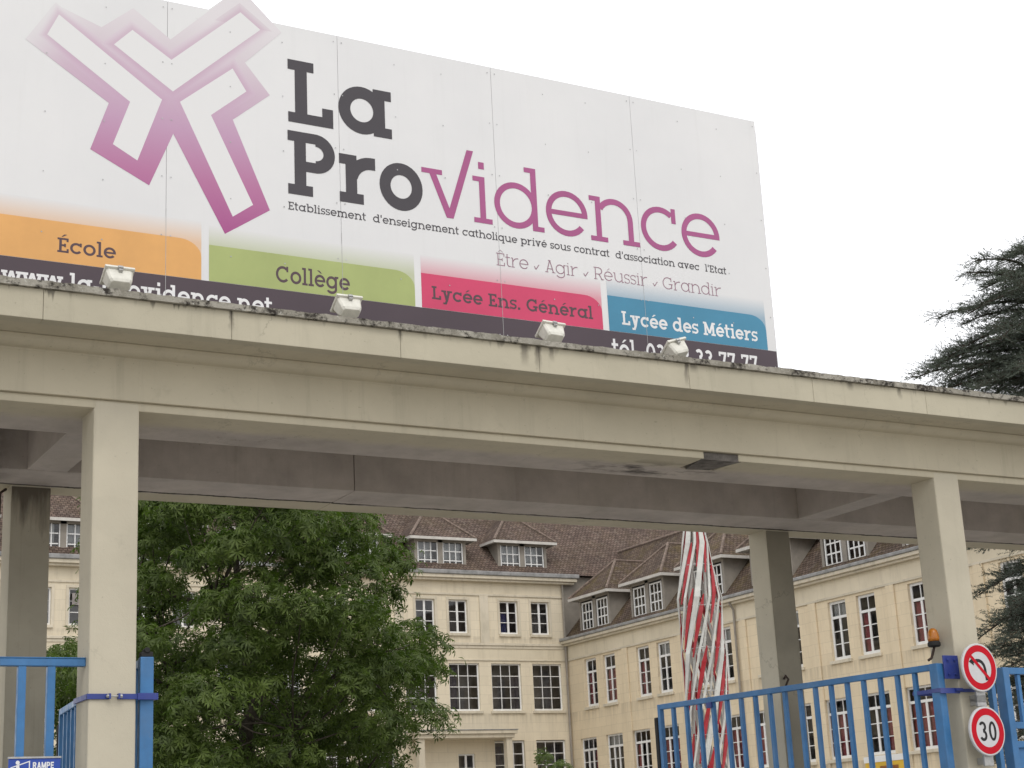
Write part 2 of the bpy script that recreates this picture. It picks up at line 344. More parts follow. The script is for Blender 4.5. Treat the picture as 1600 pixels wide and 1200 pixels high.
    if c in 'EÉÊ':
        g = [stem(s, 0, 1), rc(0, 0, .70, h), rc(0, 1-h, .68, 1), rc(s+w*.5, .5-h*.5, .52, .5+h*.5), rc(.70-w*.8, 0, .70, .27), rc(.68-w*.8, .75, .68, 1), rc(.52-w*.7, .38, .52, .62)]
        if c == 'É': g.append(slant(.38, 1.08, w, 1))
        if c == 'Ê': g += [slant(.26, 1.08, w*.8, 1), slant(.48, 1.08, w*.8, -1)]
        return g, .72
    if c == 'L': return [stem(s, 0, 1), rc(0, 0, .72, h), rc(0, 1-h, 2*s+w, 1), rc(.72-w*.9, 0, .72, .30)], .72
    if c == 'P': return [stem(s, 0, 1), foot(s), rc(0, 1-h, .50, 1), rc(s+w*.5, .38, .50, .38+h), ring(.47, .69, .33, .31, w, -90, 90)], .82
    if c == 'R': return [stem(s, 0, 1), foot(s), rc(0, 1-h, .48, 1), rc(s+w*.5, .42, .48, .42+h), ring(.45, .71, .31, .29, w, -90, 90), bar(.72, 0, .46, .45, w*1.1), rc(.62, 0, .86, h)], .86
    if c == 'A': return [bar(.14, 0, .44, 1, w*1.05), bar(.74, 0, .44, 1, w*1.05), rc(.24, .28, .64, .28+h), rc(0, 0, .28, h), rc(.60, 0, .88, h), rc(.30, 1-h, .52, 1)], .88
    if c == 'M': return [stem(s, 0, 1), foot(s), stem(s+.72, 0, 1), foot(s+.72), bar(s+.36+w*.5, .16, s+w*.5, 1, w*1.1), bar(s+.36+w*.5, .16, s+.72+w*.5, 1, w*1.1), rc(0, 1-h, s+w, 1), rc(s+.72, 1-h, .72+2*s+w, 1)], .72+2*s+w
    if c in 'CG':
        g = [ring(.48, .5, .48, .5, w, 45, 318), rc(.80-w*.4, .66, .80+w*.4, 1)]
        if c == 'G': g += [rc(.86-w, .06, .86, .46), rc(.56, .46-h, .94, .46)]
        return g, .95
    if c == "'": return [rc(.04, .70, .04+w, 1.06)], .10+w
    if c == '.': return [rc(.04, 0, .04+w*1.15, w*1.15)], .10+w*1.15
    if c == '-': return [rc(.03, .30, .36, .30+h)], .40
    if c == '✓': return [bar(.14, .10, .02, .34, w*1.1), bar(.14, .10, .42, .50, w*1.1)], .44
    if c == '0': return [ring(.35, .5, .35, .5, w)], .70
    if c == '3': return [ring(.33, .28, .33, .28, w, -150, 90), ring(.33, .74, .29, .26, w, -90, 150)], .68
    if c == '2': return [ring(.33, .69, .32, .31, w, -25, 160), bar(.13, h*.5, .57, .62, w*1.15), rc(.02, 0, .68, h)], .68
    if c == '7': return [rc(.02, 1-h, .64, 1), bar(.22, 0, .56, 1-h*.5, w*1.1), rc(.02, .76, .02+w*.8, 1)], .64
    return [], .36
def text_strokes(s, w, track=.075):
    x = 0; out = []
    for c in s:
        g, a = glyph(c, w)
        for i, st in enumerate(g): out.append((i, [[(px+x, py) for px, py in q] for q in st]))
        x += a + track
    return out, x-track

# ---------------------------------------------------------------- billboard on the roof
SY, ROOF = 11.13, 5.40          # sign face plane, top of the roof
def S(px, py):
    """where a point seen on the sign lies on its face: (x, z)"""
    d = R2*((px-800)/FPX) - U2*((py-600)/FPX) + fwd
    p = EYE + d*((SY-EYE.y)/d.y); return p.x, p.z
def Yp(px, py, Y):
    d = R2*((px-800)/FPX) - U2*((py-600)/FPX) + fwd; return EYE + d*((Y-EYE.y)/d.y)
STOP = 8.005; SR = 9.068
bb = thing('billboard', 'long white school billboard with purple logo standing on the gateway roof', 'billboard', (4.9, SY, ROOF))
def on(o, par=bb):     # geometry is written in world numbers; the part then hangs from its thing
    o.parent = par; o.matrix_parent_inverse = Matrix.Translation(par.location).inverted(); return o
k = NM('sign_white', .38, .4); _p = k.pos(); _x, _y, _z = k.sep(_p)
c = k.mix(k.ramp(k.noise(_p, 1.1, 5, .6), .3, .7), (.68, .685, .69), (.725, .727, .727))
c = k.mix(k.math('MULTIPLY', k.ramp(k.noise(k.scale(_p, (14, 14, .8)), 1, 6, .7), .55, .85), .12), c, (.42, .41, .39))
k.col(c); k.bump(k.noise(_p, 1.6, 2), .05, .03); M['sign_white'] = k.m
mb = MB(); joints = [.67, 2.07, 3.474, 4.878, 6.283, 7.684, SR]
for a, b in zip(joints[:-1], joints[1:]): mb.box((a+.0014, SY, ROOF+.03), (b-.0014, SY+.03, STOP))
on(mb.build('board', M['sign_white'], bevel=.001))
mb = MB()
for x in joints: mb.box((x-.03, SY+.035, ROOF+.02), (x+.03, SY+.10, STOP-.08)); mb.box((x-.03, SY+.10, ROOF+.01), (x+.03, SY+.9, ROOF+.06))
for x in joints: mb.tube([(x, SY+.09, STOP-.5), (x, SY+.88, ROOF+.05)], .022, 6)
for z in (ROOF+.35, 6.7, STOP-.2): mb.box((.68, SY+.033, z-.025), (SR-.02, SY+.08, z+.025))
on(mb.build('support_frame', M['steel']))
mb = MB()
for a, b in zip(joints[:-1], joints[1:]):
    for i, x in enumerate((a+.035, a+.50, a+.93, b-.035)):
        for z in np.arange(STOP-.06, ROOF+.1, -.465):
            zz = z - (.10 if i in (1, 2) else 0); n = 6
            if zz > ROOF+.1: mb.add([(x+0.006*math.cos(t*1.047), SY-.0045, zz+0.006*math.sin(t*1.047)) for t in range(n)], [tuple(range(n))])
on(mb.build('rivet', plain('rivet_grey', (.42, .42, .42), .4, .3, 30, metallic=.4), recalc=False)).name = 'rivets'
Q = lambda px, py: (px*.28338, py*.28338)       # the logo outline was measured on a 3.53x enlargement
# cut-out piece of the board that carries the logo above the top edge
prot = [Q(1080, 100), Q(1160, 45), Q(1323, -68), Q(1552, 180), Q(1500, 225), Q(1320, 200)]
mb = MB(); mb.prism([S(*p) for p in prot], lambda a, b, d: (a, SY+d, b), -.0006, .0288); on(mb.build('logo_panel', M['sign_white']))
def printed(name, c, extra=None):
    k = NM(name, .38, .4); p = k.pos(); x, y, z = k.sep(p)
    cc = k.mix(k.ramp(k.noise(p, 2, 5, .65), .3, .7), tuple(v*.92 for v in c), tuple(min(1, v*1.07) for v in c))
    k.c0 = cc; k.xyz = (x, y, z); k.col(cc); return k
zt = S(330, 30)[1]; zb_ = S(352, 362)[1]
k = printed('logo_ink', (.37, .09, .245)); x, y, z = k.xyz; BW = (.695, .697, .70)
cg = k.n('ValToRGB'); k.put(cg.inputs[0], k.ramp(z, zb_, zt))
cr = cg.color_ramp; cr.elements[0].position = 0; cr.elements[0].color = (.36, .075, .24, 1); cr.elements[1].position = 1; cr.elements[1].color = (.68, .65, .67, 1)
for ps, cc in ((.22, (.43, .16, .31, 1)), (.45, (.49, .30, .44, 1)), (.65, (.55, .42, .51, 1)), (.85, (.63, .575, .61, 1))):
    e = cr.elements.new(ps); e.color = cc
x0, z0 = S(42, 57)
q = k.math('ADD', k.math('MULTIPLY', k.math('SUBTRACT', x, x0), 171), k.math('MULTIPLY', k.math('SUBTRACT', z0, z), 105))
k.col(k.mix(k.ramp(q, -40, 75, 0, 1, 'SMOOTHSTEP'), BW, cg.outputs[0])); M['logo_ink'] = k.m; LOGO_K = k; LOGO_E = k.b.inputs['Base Color'].links[0].from_socket
def flat(mb, poly, off): mb.add([(a, SY-off, b) for a, b in poly], [tuple(range(len(poly)))])
outer = [Q(*p) for p in [(140, 215), (600, 568), (497, 822), (822, 1022), (955, 737), (1240, 1290), (1488, 1160), (1283, 660), (1487, 525), (1350, 345), (1552, 180), (1323, -68), (940, 218), (735, 45), (560, 150), (300, 20)]]
mb = MB(); flat(mb, [S(*p) for p in outer], .0012); o = on(mb.build('logo', M['logo_ink'], recalc=False)); LOGO = o
arms = [[(325, 80), (893, 550), (757, 885), (622, 795), (717, 562), (260, 190)], [(628, 245), (730, 165), (945, 330), (1325, 68), (1435, 165), (953, 505)],
        [(992, 562), (1283, 1195), (1395, 1130), (1163, 635), (1358, 505), (1282, 378)]]
k = NM('logo_white', .38, .4); k.col((.712, .714, .714)); M['logo_white'] = k.m
for ar in arms:
    mb = MB(); flat(mb, [S(*Q(*p)) for p in ar], .0018); o = mb.build('logo_arm', M['logo_white'], recalc=False); o.parent = LOGO
# soft printed glow hugging the white arms
kg = printed('logo_glow', (.37, .09, .245)); x, y, z = kg.xyz
cg2 = kg.n('ValToRGB'); kg.put(cg2.inputs[0], kg.ramp(z, zb_, zt))
for i_, e0 in enumerate(cr.elements):
    e = cg2.color_ramp.elements[i_] if i_ < 2 else cg2.color_ramp.elements.new(.5)
    e.position = e0.position; e.color = e0.color
q = kg.math('ADD', kg.math('MULTIPLY', kg.math('SUBTRACT', x, x0), 171), kg.math('MULTIPLY', kg.math('SUBTRACT', z0, z), 105))
base_ = kg.mix(kg.ramp(q, -40, 75, 0, 1, 'SMOOTHSTEP'), BW, cg2.outputs[0])
u_ = kg.sep(kg.n('UVMap').outputs[0])[0]; zm = zb_+(zt-zb_)*.45
gl2 = kg.math('MULTIPLY', kg.ramp(u_, 0, 1, 1, 0, 'SMOOTHSTEP'), kg.ramp(z, zm, zm+.45, 0, .42)); kg.col(kg.mix(gl2, base_, (.47, .27, .40)))
for gi, ar in enumerate(arms):
    pl = [Vector(S(*Q(*p))) for p in ar]; n = len(pl); area = sum(pl[i].x*pl[(i+1) % n].y-pl[(i+1) % n].x*pl[i].y for i in range(n)); sg = 1 if area > 0 else -1
    off = []
    for i in range(n):
        d1 = (pl[i]-pl[i-1]).normalized(); d2 = (pl[(i+1) % n]-pl[i]).normalized(); n1 = Vector((d1.y, -d1.x))*sg; n2 = Vector((d2.y, -d2.x))*sg
        b_ = (n1+n2).normalized(); off.append(pl[i]+b_*.062/max(.45, b_.dot(n1)))
    me = bpy.data.meshes.new('glow'); vs = []; fs = []
    for i in range(n):
        j = (i+1) % n; b0_ = len(vs); vs += [(p.x, SY-.00135-.00012*gi, p.y) for p in (pl[i], pl[j], off[j], off[i])]; fs.append((b0_, b0_+1, b0_+2, b0_+3))
    me.from_pydata(vs, [], fs); L_ = me.uv_layers.new(name='uv')
    for i in range(n):
        for q_ in range(4): L_.data[4*i+q_].uv = (0 if q_ < 2 else 1, 0)
    me.materials.append(kg.m); o = bpy.data.objects.new('glow', me); COL.objects.link(o); o.parent = LOGO
# coloured tabs with a soft fade above them, and the dark strip below
zband = 5.772
LNK = {}
def tab(name, xa, xb, ztop, c, fade):
    k = printed('ink_'+name, c); x, y, z = k.xyz
    M['ink_'+name] = k.m
    kf = printed('fade_'+name, c); x, y, z = kf.xyz
    kf.col(kf.mix(kf.ramp(z, ztop-.02, ztop+fade, .62, 0), BW, c)); 
    mb = MB(); flat(mb, [(xa, zband), (xb, zband), (xb, ztop+fade), (xa, ztop+fade)], .0008)
    f = on(mb.build('tab_fade', kf.m, recalc=False))
    r = .13; pl = [(xa, zband), (xb, zband)] + [(xb-r*(1-math.cos(t))*1.3, ztop-r+r*math.sin(t)) for t in np.linspace(0, math.pi/2, 9)] + [(xa, ztop)]
    mb = MB(); flat(mb, pl, .0014); o = on(mb.build('colour_tab', k.m, recalc=False))
    f.parent = o; f.matrix_parent_inverse = Matrix()
    return o
zr = {n: S(*p)[1] for n, p in dict(a=(150, 354), b=(420, 395), c=(760, 440), d=(1050, 475)).items()}
T = [('orange', S(0, 380)[0]-.35, S(314.5, 400)[0], zr['a'], (.70, .37, .12)), ('green', S(326.5, 410)[0], S(648, 450)[0], zr['b'], (.36, .42, .155)),
     ('pink', S(658.5, 450)[0], S(941, 490)[0], zr['c'], (.60, .052, .135)), ('teal', S(950.5, 490)[0], S(1199, 520)[0]-.012, zr['d'], (.055, .235, .37))]
for n, xa, xb, zt_, c in T: tab(n, xa, xb, zt_, c, .155)
for x_ in joints[1:6]: flat(jm := MB(), [(x_-.0016, ROOF+.04), (x_+.0016, ROOF+.04), (x_+.0016, 6.30), (x_-.0016, 6.30)], .0030); on(jm.build('joint_strip', M['steel'], recalc=False))
k = printed('ink_plum', (.068, .047, .058)); M['plum'] = k.m
mb = MB(); flat(mb, [(.68, ROOF+.035), (SR-.004, ROOF+.035), (SR-.004, zband-.002), (.68, zband-.002)], .0008); on(mb.build('plum_strip', M['plum'], recalc=False))
M['ink_dark'] = printed('ink_charcoal', (.052, .046, .053)).m; M['ink_magenta'] = printed('ink_magenta', (.36, .085, .225)).m
M['ink_brown'] = printed('ink_brown', (.085, .05, .06)).m; M['ink_white'] = printed('ink_white', (.76, .76, .76)).m; M['ink_mauve'] = printed('ink_mauve', (.30, .17, .22)).m
def line(s, xl, xr, zb, zc, w, m, off=.0020, track=.075, name='lettering'):
    st, wd = text_strokes(s, w, track); sx = (xr-xl)/wd; sz = zc-zb; mb = MB()
    for i, polys in st:
        for q in polys: mb.add([(xl+a*sx, SY-off-(i % 8)*.00012, zb+b*sz) for a, b in q], [tuple(range(len(q)))])
    return on(mb.build(name, m, recalc=False))
def sxz(*p): return S(*p)
a = S(450.4, 189.4); b = S(450.4, 92); line('La', a[0], S(612.5, 216)[0], a[1], b[1], .195, M['ink_dark'], track=.09)
a = S(450.4, 302); b = S(450.4, 203); line('Pro', a[0], S(660, 291)[0], a[1], b[1], .195, M['ink_dark'], track=.05)
line('√idence', S(661, 264)[0], S(1124.5, 377)[0], a[1], b[1], .10, M['ink_magenta'], track=.045)
a = S(450.4, 327); b = S(450.4, 315); c2 = S(1135, 429)
line("Etablissement  d'enseignement catholique privé sous contrat  d'association avec  l'Etat", a[0], c2[0], (a[1]+c2[1])/2, (a[1]+c2[1])/2+(b[1]-a[1])*1.02, .135, M['ink_dark'])
a = S(776, 414.3); b = S(777.9, 395); line('Être ✓ Agir ✓ Réussir ✓ Grandir', a[0], S(1127.5, 463)[0], a[1], b[1], .07, M['ink_mauve'], track=.07)
a = S(89.3, 393.5); b = S(90, 370.8); line('École', a[0], S(181, 398)[0], a[1], b[1], .16, M['ink_brown'], track=.06)
a = S(442.5, 441.7); b = S(442.5, 416); line('Collège', S(431, 427)[0], S(546.5, 441)[0], a[1], b[1], .16, M['ink_brown'], track=.06)
a = S(675, 467); b = S(675, 446.8); line('Lycée Ens. Général', a[0], S(926.7, 499)[0], a[1], b[1], .17, M['ink_brown'], track=.06)
a = S(972, 507); b = S(972, 486); line('Lycée des Métiers', a[0], S(1184, 533)[0], a[1], b[1], .18, M['ink_white'], track=.06)
WEB = dict(top=S(109, 426.1), l=S(109, 430)[0], r=S(425, 476)[0], xh=S(374, 463)[1])
zc_ = WEB['top'][1]; capw = (zc_-WEB['xh'])/(1.06-XH); zb_w = zc_-1.06*capw
print('WEB cap', capw, zb_w)
capw = min(max(capw, .13), .19); zb_w = zc_-1.06*capw
_, w1_ = text_strokes('la-providence.net', .18, .06); _, w0_ = text_strokes('www.', .18, .06); kx = (WEB['r']-WEB['l'])/w1_
line('www.la-providence.net', WEB['l']-(w0_+.06)*kx, WEB['r'], zb_w, zb_w+capw, .18, M['ink_white'], track=.06)
ta = S(1154, 553); tb = S(1083, 544.5)
zt2 = (ta[1]+tb[1])/2; line('tél. 03 22 33 77 77', S(956, 540)[0], S(1182.5, 558)[0], zt2-.168, zt2, .17, M['ink_white'], track=.06)
# ---------------------------------------------------------------- concrete gateway
gw = thing('gateway', 'pale concrete entrance gateway with flat roof on square columns', 'gateway', (6.9, 11, 0))
G = lambda o: on(o, gw)
XL, XR = -2.2, 17.4; ZB, ZS = 4.69, 5.135; YF, YR = 11.0, 13.83
cx = [(-1.45, -1.14), (2.935, 3.255), (10.636, 10.936), (15.2, 15.5)]
for i, (a, b) in enumerate(cx):
    mb = MB().box((a, YF-.001, -.02), (b, YF+.31, ZB+.0615)); G(mb.build('column', M['column'], bevel=.012))
    mb = MB().box((a+.01, YR-.30, -.02), (b+.01, YR+.001, ZB+.0615)); G(mb.build('column', M['column'], bevel=.012))
for i, (a, b) in enumerate(cx):      # darker, streaked sheet over the street side of two rear columns
    if i in (1, 2): G(MB().box((a+.012, YR-.3035, -.02), (b+.008, YR-.3005, ZB-.012)).build('dark_face', M['bare%d' % (i == 2)]))
# front beam: ledge flush with the columns, beam face 3 cm proud above it; a broken gap in the ledge
gx0, gx1 = 8.08, 8.44
mb = MB().box((XL, YF, ZB), (gx0, YF+.75, ZB+.062)).box((gx1, YF, ZB), (XR, YF+.75, ZB+.062)).box((gx0, YF+.37, ZB), (gx1, YF+.75, ZB+.062))
mb.box((XL, YF-.032, ZB+.062), (XR, YF+.752, ZS+.2)); G(mb.build('front_beam', M['beam'], bevel=.006))
mb = MB(); mb.prism([(gx0-.02, .0), (gx1+.03, .0), (gx1-.06, .34), (gx0+.07, .37)], lambda a, d, t: (a, YF+.008+d, ZB-.003+t), 0, .06); G(mb.build('broken_patch', M['patch']))
mb = MB().box((XL, YR-.85, ZB), (5.757, YR+.0005, ZS+.2)).box((5.763, YR-.851, ZB), (XR, YR, ZS+.2)).box((XL, YR+.001, ZB+.062), (XR, YR+.032, ZS+.2)); G(mb.build('rear_beam', M['beam'], bevel=.006))
for a, b in cx: G(MB().box((a+.006, YF+.752, ZB+.004), (b-.006+.01, YR-.853, ZS+.2)).build('cross_beam', M['beam'], bevel=.006))
# roof slab with overhang and a small moulding under it
mb = MB().box((XL-.3, 10.56, ZS), (XR+.3, 14.27, ZS+.10)); cv = [(10.85, ZS-.0005)]+[(10.85+.115*(1-math.cos(t)), ZS-.0005-.075*math.sin(t)) for t in np.linspace(.15, 1.5, 7)]+[(YF-.031, ZS-.09), (YF-.031, ZS-.0005)]
mb.prism(cv, lambda a, b, x: (x, a, b), XL, XR)
G(mb.build('roof_slab', M['beam'], bevel=.006))
fj = [-2.5, -1.40, -.11, 1.17, 2.459, 3.765, 5.069, 6.25, 7.653, 8.93, 10.20, 11.49, 12.78, 14.07, 15.36, 16.6, 17.7]
mb = MB()
for a, b in zip(fj[:-1], fj[1:]): mb.box((a+.0012, 10.53, ZS-.002), (b-.0012, 10.64, 5.345))
G(mb.build('fascia', M['fascia'], bevel=.004))
G(MB().box((-2.5, 14.2, ZS-.002), (17.7, 14.31, 5.345)).build('fascia', M['fascia'], bevel=.006))
G(MB().box((XL-.3, 10.645, ZS+.10), (XR+.3, 14.195, 5.335)).build('roof_deck', M['coping']))
xs = np.arange(XL-.3, XR+.35, .045)
for y0, y1, sgn in ((10.50, 10.80, 1), (14.04, 14.34, 1)):
    mb = MB(); base = 0; nz = rng.normal(0, 1, (len(xs), 4)); sm = np.convolve(rng.normal(0, 1, len(xs)+8), np.ones(9)/9, 'valid')*2
    for i, x in enumerate(xs):
        zt_ = 5.393+.0022*nz[i, 0]+.004*sm[i]; zb2 = 5.346+.001*nz[i, 1]
        mb.v += [(x, y0+.0015*nz[i, 2]+.004*sm[i], zb2), (x, y0+.004+.002*nz[i, 3]+.004*sm[i], zt_), (x, y1, 5.396), (x, y1, 5.347)]
    for i in range(len(xs)-1):
        p = base+4*i; mb.f += [(p, p+4, p+5, p+1), (p+1, p+5, p+6, p+2), (p+2, p+6, p+7, p+3), (p+3, p+7, p+4, p)]
    mb.f += [(base, base+1, base+2, base+3), (len(mb.v)-4, len(mb.v)-3, len(mb.v)-2, len(mb.v)-1)]
    G(mb.build('coping', M['coping']))
# old conduit and lamp box under the left bay
mb = MB().box((1.2, 11.79, 4.93), (2.56, 11.90, 5.01)).tube([(2.56, 11.84, 4.97), (2.62, 11.80, 4.99), (2.70, 11.755, 5.05)], .018, 6)
mb.tube([(2.55, 11.87, 4.95), (2.75, 12.1, 4.93), (2.925, 12.3, 4.99)], .006, 5); G(mb.build('conduit', M['rust']))
G(MB().tube([(2.92, 13.62, 4.67), (2.86, 13.55, 4.62), (2.855, 13.54, 4.3), (2.855, 13.54, 0)], .012, 6).build('rain_pipe', M['rust']))
G(MB().tube([(10.70, 13.52, 3.15), (10.70, 13.49, 3.18), (10.70, 13.45, 3.14), (10.70, 13.50, 3.08), (10.70, 13.50, 0)], .012, 6).build('cable_hook', M['rust']))

# ---------------------------------------------------------------- floodlights on the roof edge
def floodlight(x, z, tilt, roll, yaw, label):
    t = thing('floodlight', label, 'floodlight', (x, 10.70, 5.40), yaw, 'floodlights lighting the billboard')
    W, D = .105, .07; Rm = Matrix.Rotation(roll, 4, 'Y') @ Matrix.Rotation(tilt, 4, 'X'); up = Vector((0, 0, z))
    def tr(mb): mb.v = [tuple(Rm @ Vector(p) + up) for p in mb.v]; return mb
    prof = [(-.0, 1.0, 1.0), (-.018, .96, .95), (-.055, .90, .88), (-.085, .84, .78), (-.105, .70, .60)]
    mb = MB()
    for zz, a, b in prof:
        X, Y = W*.92*a, D*.92*b; c = .015
        mb.v += [(-X+c, -Y, zz), (X-c, -Y, zz), (X, -Y+c, zz), (X, Y-c, zz), (X-c, Y, zz), (-X+c, Y, zz), (-X, Y-c, zz), (-X, -Y+c, zz)]
    for i in range(len(prof)-1):
        for q in range(8): mb.f.append((i*8+q, i*8+(q+1) % 8, (i+1)*8+(q+1) % 8, (i+1)*8+q))
    mb.f += [tuple(range(8)), tuple(range(39, 31, -1))]
    tr(mb).build('housing', M['cream'], t, bevel=.004)
    tr(MB().box((-W, -D-.012, 0), (W, -D+.012, .020)).box((-W, D-.012, 0), (W, D+.012, .020)).box((-W, -D+.012, 0), (-W+.022, D-.012, .020)).box((W-.022, -D+.012, 0), (W, D-.012, .020))).build('front_frame', M['cream'], t, bevel=.003)
    tr(MB().box((-W+.022, -D+.012, .004), (W-.022, D-.012, .010))).build('lens', M['glass'], t)
    tr(MB().box((-.018, -D-.024, -.012), (.018, -D+.002, .010)).box((-.014, -D-.015, -.03), (.014, -D+.01, -.012))).build('latch', M['steel'], t, bevel=.003)
    mb = MB().box((-.055, -.02, 0), (.055, .02, .006)); s = .07
    for sg in (-1, 1): mb.box((sg*s-.003, -.012, .0), (sg*s+.003, .012, z+.0)); mb.box((min(sg*.05, sg*s), -.012, .0005), (max(sg*.05, sg*s), .012, .0055))
    mb.build('bracket', M['steel'], t)
    mb = MB().tube([(-.02, .0, z*.5), (-.06, .05, .04), (-.02, .12, .008), (.1, .25, .006)], .006, 6); mb.build('cable', M['black'], t)
    return t
for a in ((3.00, .155, -.62, .0, .02, 'cream floodlight among the web address letters, under the word École'), (4.72, .155, -.62, -.02, .02, 'cream floodlight on the roof edge under the word Collège'),
          (6.47, .145, -.65, .03, .02, 'cream floodlight on the roof edge under the pink tab'), (7.645, .135, -.55, -.30, .1, 'tilted cream floodlight hiding digits of the phone number')):
    floodlight(*a)

# ---------------------------------------------------------------- blue gates and fences
def gate_leaf(name, label, p0, p1, ztop, nb, strap_col, side):
    p0 = Vector(p0); p1 = Vector(p1); d = p1-p0; L = d.length; ang = math.atan2(d.y, d.x)
    t = thing(name, label, 'gate', (p0.x, p0.y, 0), ang, 'blue barred gate leaves swung open into the courtyard')
    MB().box((-.045, -.045, .0), (.045, .045, ztop+.0)).build('hinge_post', M['blue'], t, bevel=.006)
    MB().box((.047, -.028, ztop-.055), (L-.05, .028, ztop)).build('rail', M['blue'], t, bevel=.005); MB().box((.047, -.025, .12), (L-.05, .025, .18)).build('rail', M['blue'], t, bevel=.005)
    MB().box((L-.048, -.026, .08), (L, .026, ztop-.001)).build('end_stile', M['blue'], t, bevel=.005)
    MB().box((L+.002, -.035, .10), (L+.055, .035, ztop-.13)).build('rubber_bumper', M['black'], t, bevel=.012)
    proto = None
    for i in range(nb):
        x = .045 + (L-.07)*(i+1)/(nb+1)
        if proto is None: proto = MB().box((-.020, -.020, .181), (.020, .020, ztop-.056)).build('bar', M['blue'], t, bevel=.004); o = proto
        else: o = proto.copy(); COL.objects.link(o)
        o.location = (x, 0, 0)
    return t
gr = gate_leaf('gate_leaf', 'blue barred gate leaf open behind the column with round signs', (10.44, 11.05), (9.945, 14.70), 3.008, 17, None, 1)
mb = MB().box((2.85, -.03, 2.90), (2.93, .035, 2.955)); mb.build('stop_lug', M['blue_strap'], gr, bevel=.004)
gl_ = gate_leaf('gate_leaf', 'blue barred gate leaf open behind the column beside the ramp sign', (3.335, 11.05), (3.70, 14.72), 2.985, 17, None, -1)
MB().box((-.04, -.04, 2.986), (.04, .04, 3.02)).tube([(-.05, 0, 3.03), (.05, 0, 3.03)], .02, 8).build('post_cap', M['black'], gl_, bevel=.004)
# hinge plate, straps (belong to the leaves)
def onto(o, t):
    o.parent = t; bpy.context.view_layer.update(); o.matrix_parent_inverse = t.matrix_world.inverted(); return o
mb = MB().box((10.475, 10.985, 2.87), (10.65, 11.0, 3.075)); 
for x in (10.52, 10.60):
    for z in (2.91, 3.035): mb.tube([(x, 10.986, z), (x, 10.972, z)], .012, 6)
onto(mb.build('hinge_plate', M['blue_strap'], bevel=.003), gr)
mb = MB(); zs_ = 2.755; tkn = .012
mb.box((10.39, 10.985, zs_), (10.405, 11.33, zs_+.035)).box((10.39, 10.975, zs_-.012), (10.62, 10.988, zs_+.035)).box((10.62, 10.985-.001, zs_), (10.95, 10.999, zs_+.030)).box((10.938, 10.99, zs_), (10.950, 11.325, zs_+.03)).box((10.406, 11.312, zs_), (10.95, 11.326, zs_+.03))
mb.tube([(10.56, 10.965, zs_+.018), (10.64, 10.965, zs_+.018)], .016, 8); onto(mb.build('strap', M['blue_strap'], bevel=.002), gr)
zs_ = 2.70
mb = MB().box((2.921, 10.985, zs_), (2.933, 11.325, zs_+.036)).box((2.921, 10.984, zs_), (3.075, 10.997, zs_+.036)).box((3.125, 10.984, zs_), (3.27, 10.997, zs_+.036)).box((3.26, 10.975, zs_-.004), (3.40, 11.0, zs_+.04)).box((3.385, 11.0, zs_), (3.40, 11.325, zs_+.036)).box((2.934, 11.313, zs_), (3.386, 11.325, zs_+.036))
mb.box((3.062, 10.955, zs_), (3.075, 10.984, zs_+.036)).box((3.125, 10.955, zs_), (3.138, 10.984, zs_+.036)); onto(mb.build('strap', M['blue_strap'], bevel=.002), gl_)
mb = MB().tube([(3.045, 10.968, zs_+.018), (3.155, 10.968, zs_+.018)], .006, 8).tube([(3.05, 10.968, zs_+.018), (3.062, 10.968, zs_+.018)], .013, 6).tube([(3.138, 10.968, zs_+.018), (3.152, 10.968, zs_+.018)], .013, 6)
onto(mb.build('strap_bolt', M['steel']), gl_)
# pedestrian fence on the left, wicket gate on the right
fn = thing('fence', 'blue railing panel joined to the column with the tightened blue strap', 'fence', (2.2, 11.10, 0))
MB().box((-2.6, -.03, 2.925), (.733, .03, 2.975)).box((-2.6, -.035, 2.975), (.733, .035, 2.983)).build('rail', M['blue'], fn, bevel=.004); MB().box((-2.6, -.025, .15), (.733, .025, .20)).build('rail', M['blue'], fn, bevel=.004)
proto = None
for i in range(16):
    x = .51-.19*i
    if proto is None: proto = MB().box((-.026, -.026, .2005), (.026, .026, 2.9245)).build('bar', M['blue'], fn, bevel=.004); o = proto
    else: o = proto.copy(); COL.objects.link(o)
    o.location = (x, 0, 0)
wk = thing('wicket_gate', 'blue framed wicket gate right of the column with round signs', 'gate', (11.24, 11.1, 0))
MB().box((-.145, -.03, 0), (-.095, .03, 2.86)).build('slam_post', M['blue'], wk, bevel=.005)
MB().box((.0, -.05, 0), (.075, .06, 2.985)).build('hinge_stile', M['blue'], wk, bevel=.006)
for za, zb3 in ((2.925, 2.985), (2.44, 2.50), (2.27, 2.33), (.1, .17)): MB().box((.0755, -.03, za), (1.30, .03, zb3)).build('rail', M['blue'], wk, bevel=.005)
MB().box((1.3005, -.04, 0), (1.36, .04, 2.985)).build('closing_stile', M['blue'], wk, bevel=.005)
MB().box((.0755, -.004, .17), (1.30, .004, 2.27)).build('lower_panel', M['blue'], wk)
for i in range(8):
    o = MB().box((-.018, -.018, 2.5005), (.018, .018, 2.9245)).build('bar', M['blue'], wk, bevel=.003); o.location = (.22+.125*i, 0, 0)
rf = thing('fence', 'blue railing continuing to the right of the wicket gate', 'fence', (12.7, 11.1, 0))
for za, zb3 in ((2.93, 2.985), (.15, .2)): MB().box((-.095, -.03, za), (2.48, .03, zb3)).build('rail', M['blue'], rf, bevel=.004)
for i in range(14):
    o = MB().box((-.022, -.022, .2005), (.022, .022, 2.9295)).build('bar', M['blue'], rf, bevel=.004); o.location = (.05+.18*i, 0, 0)
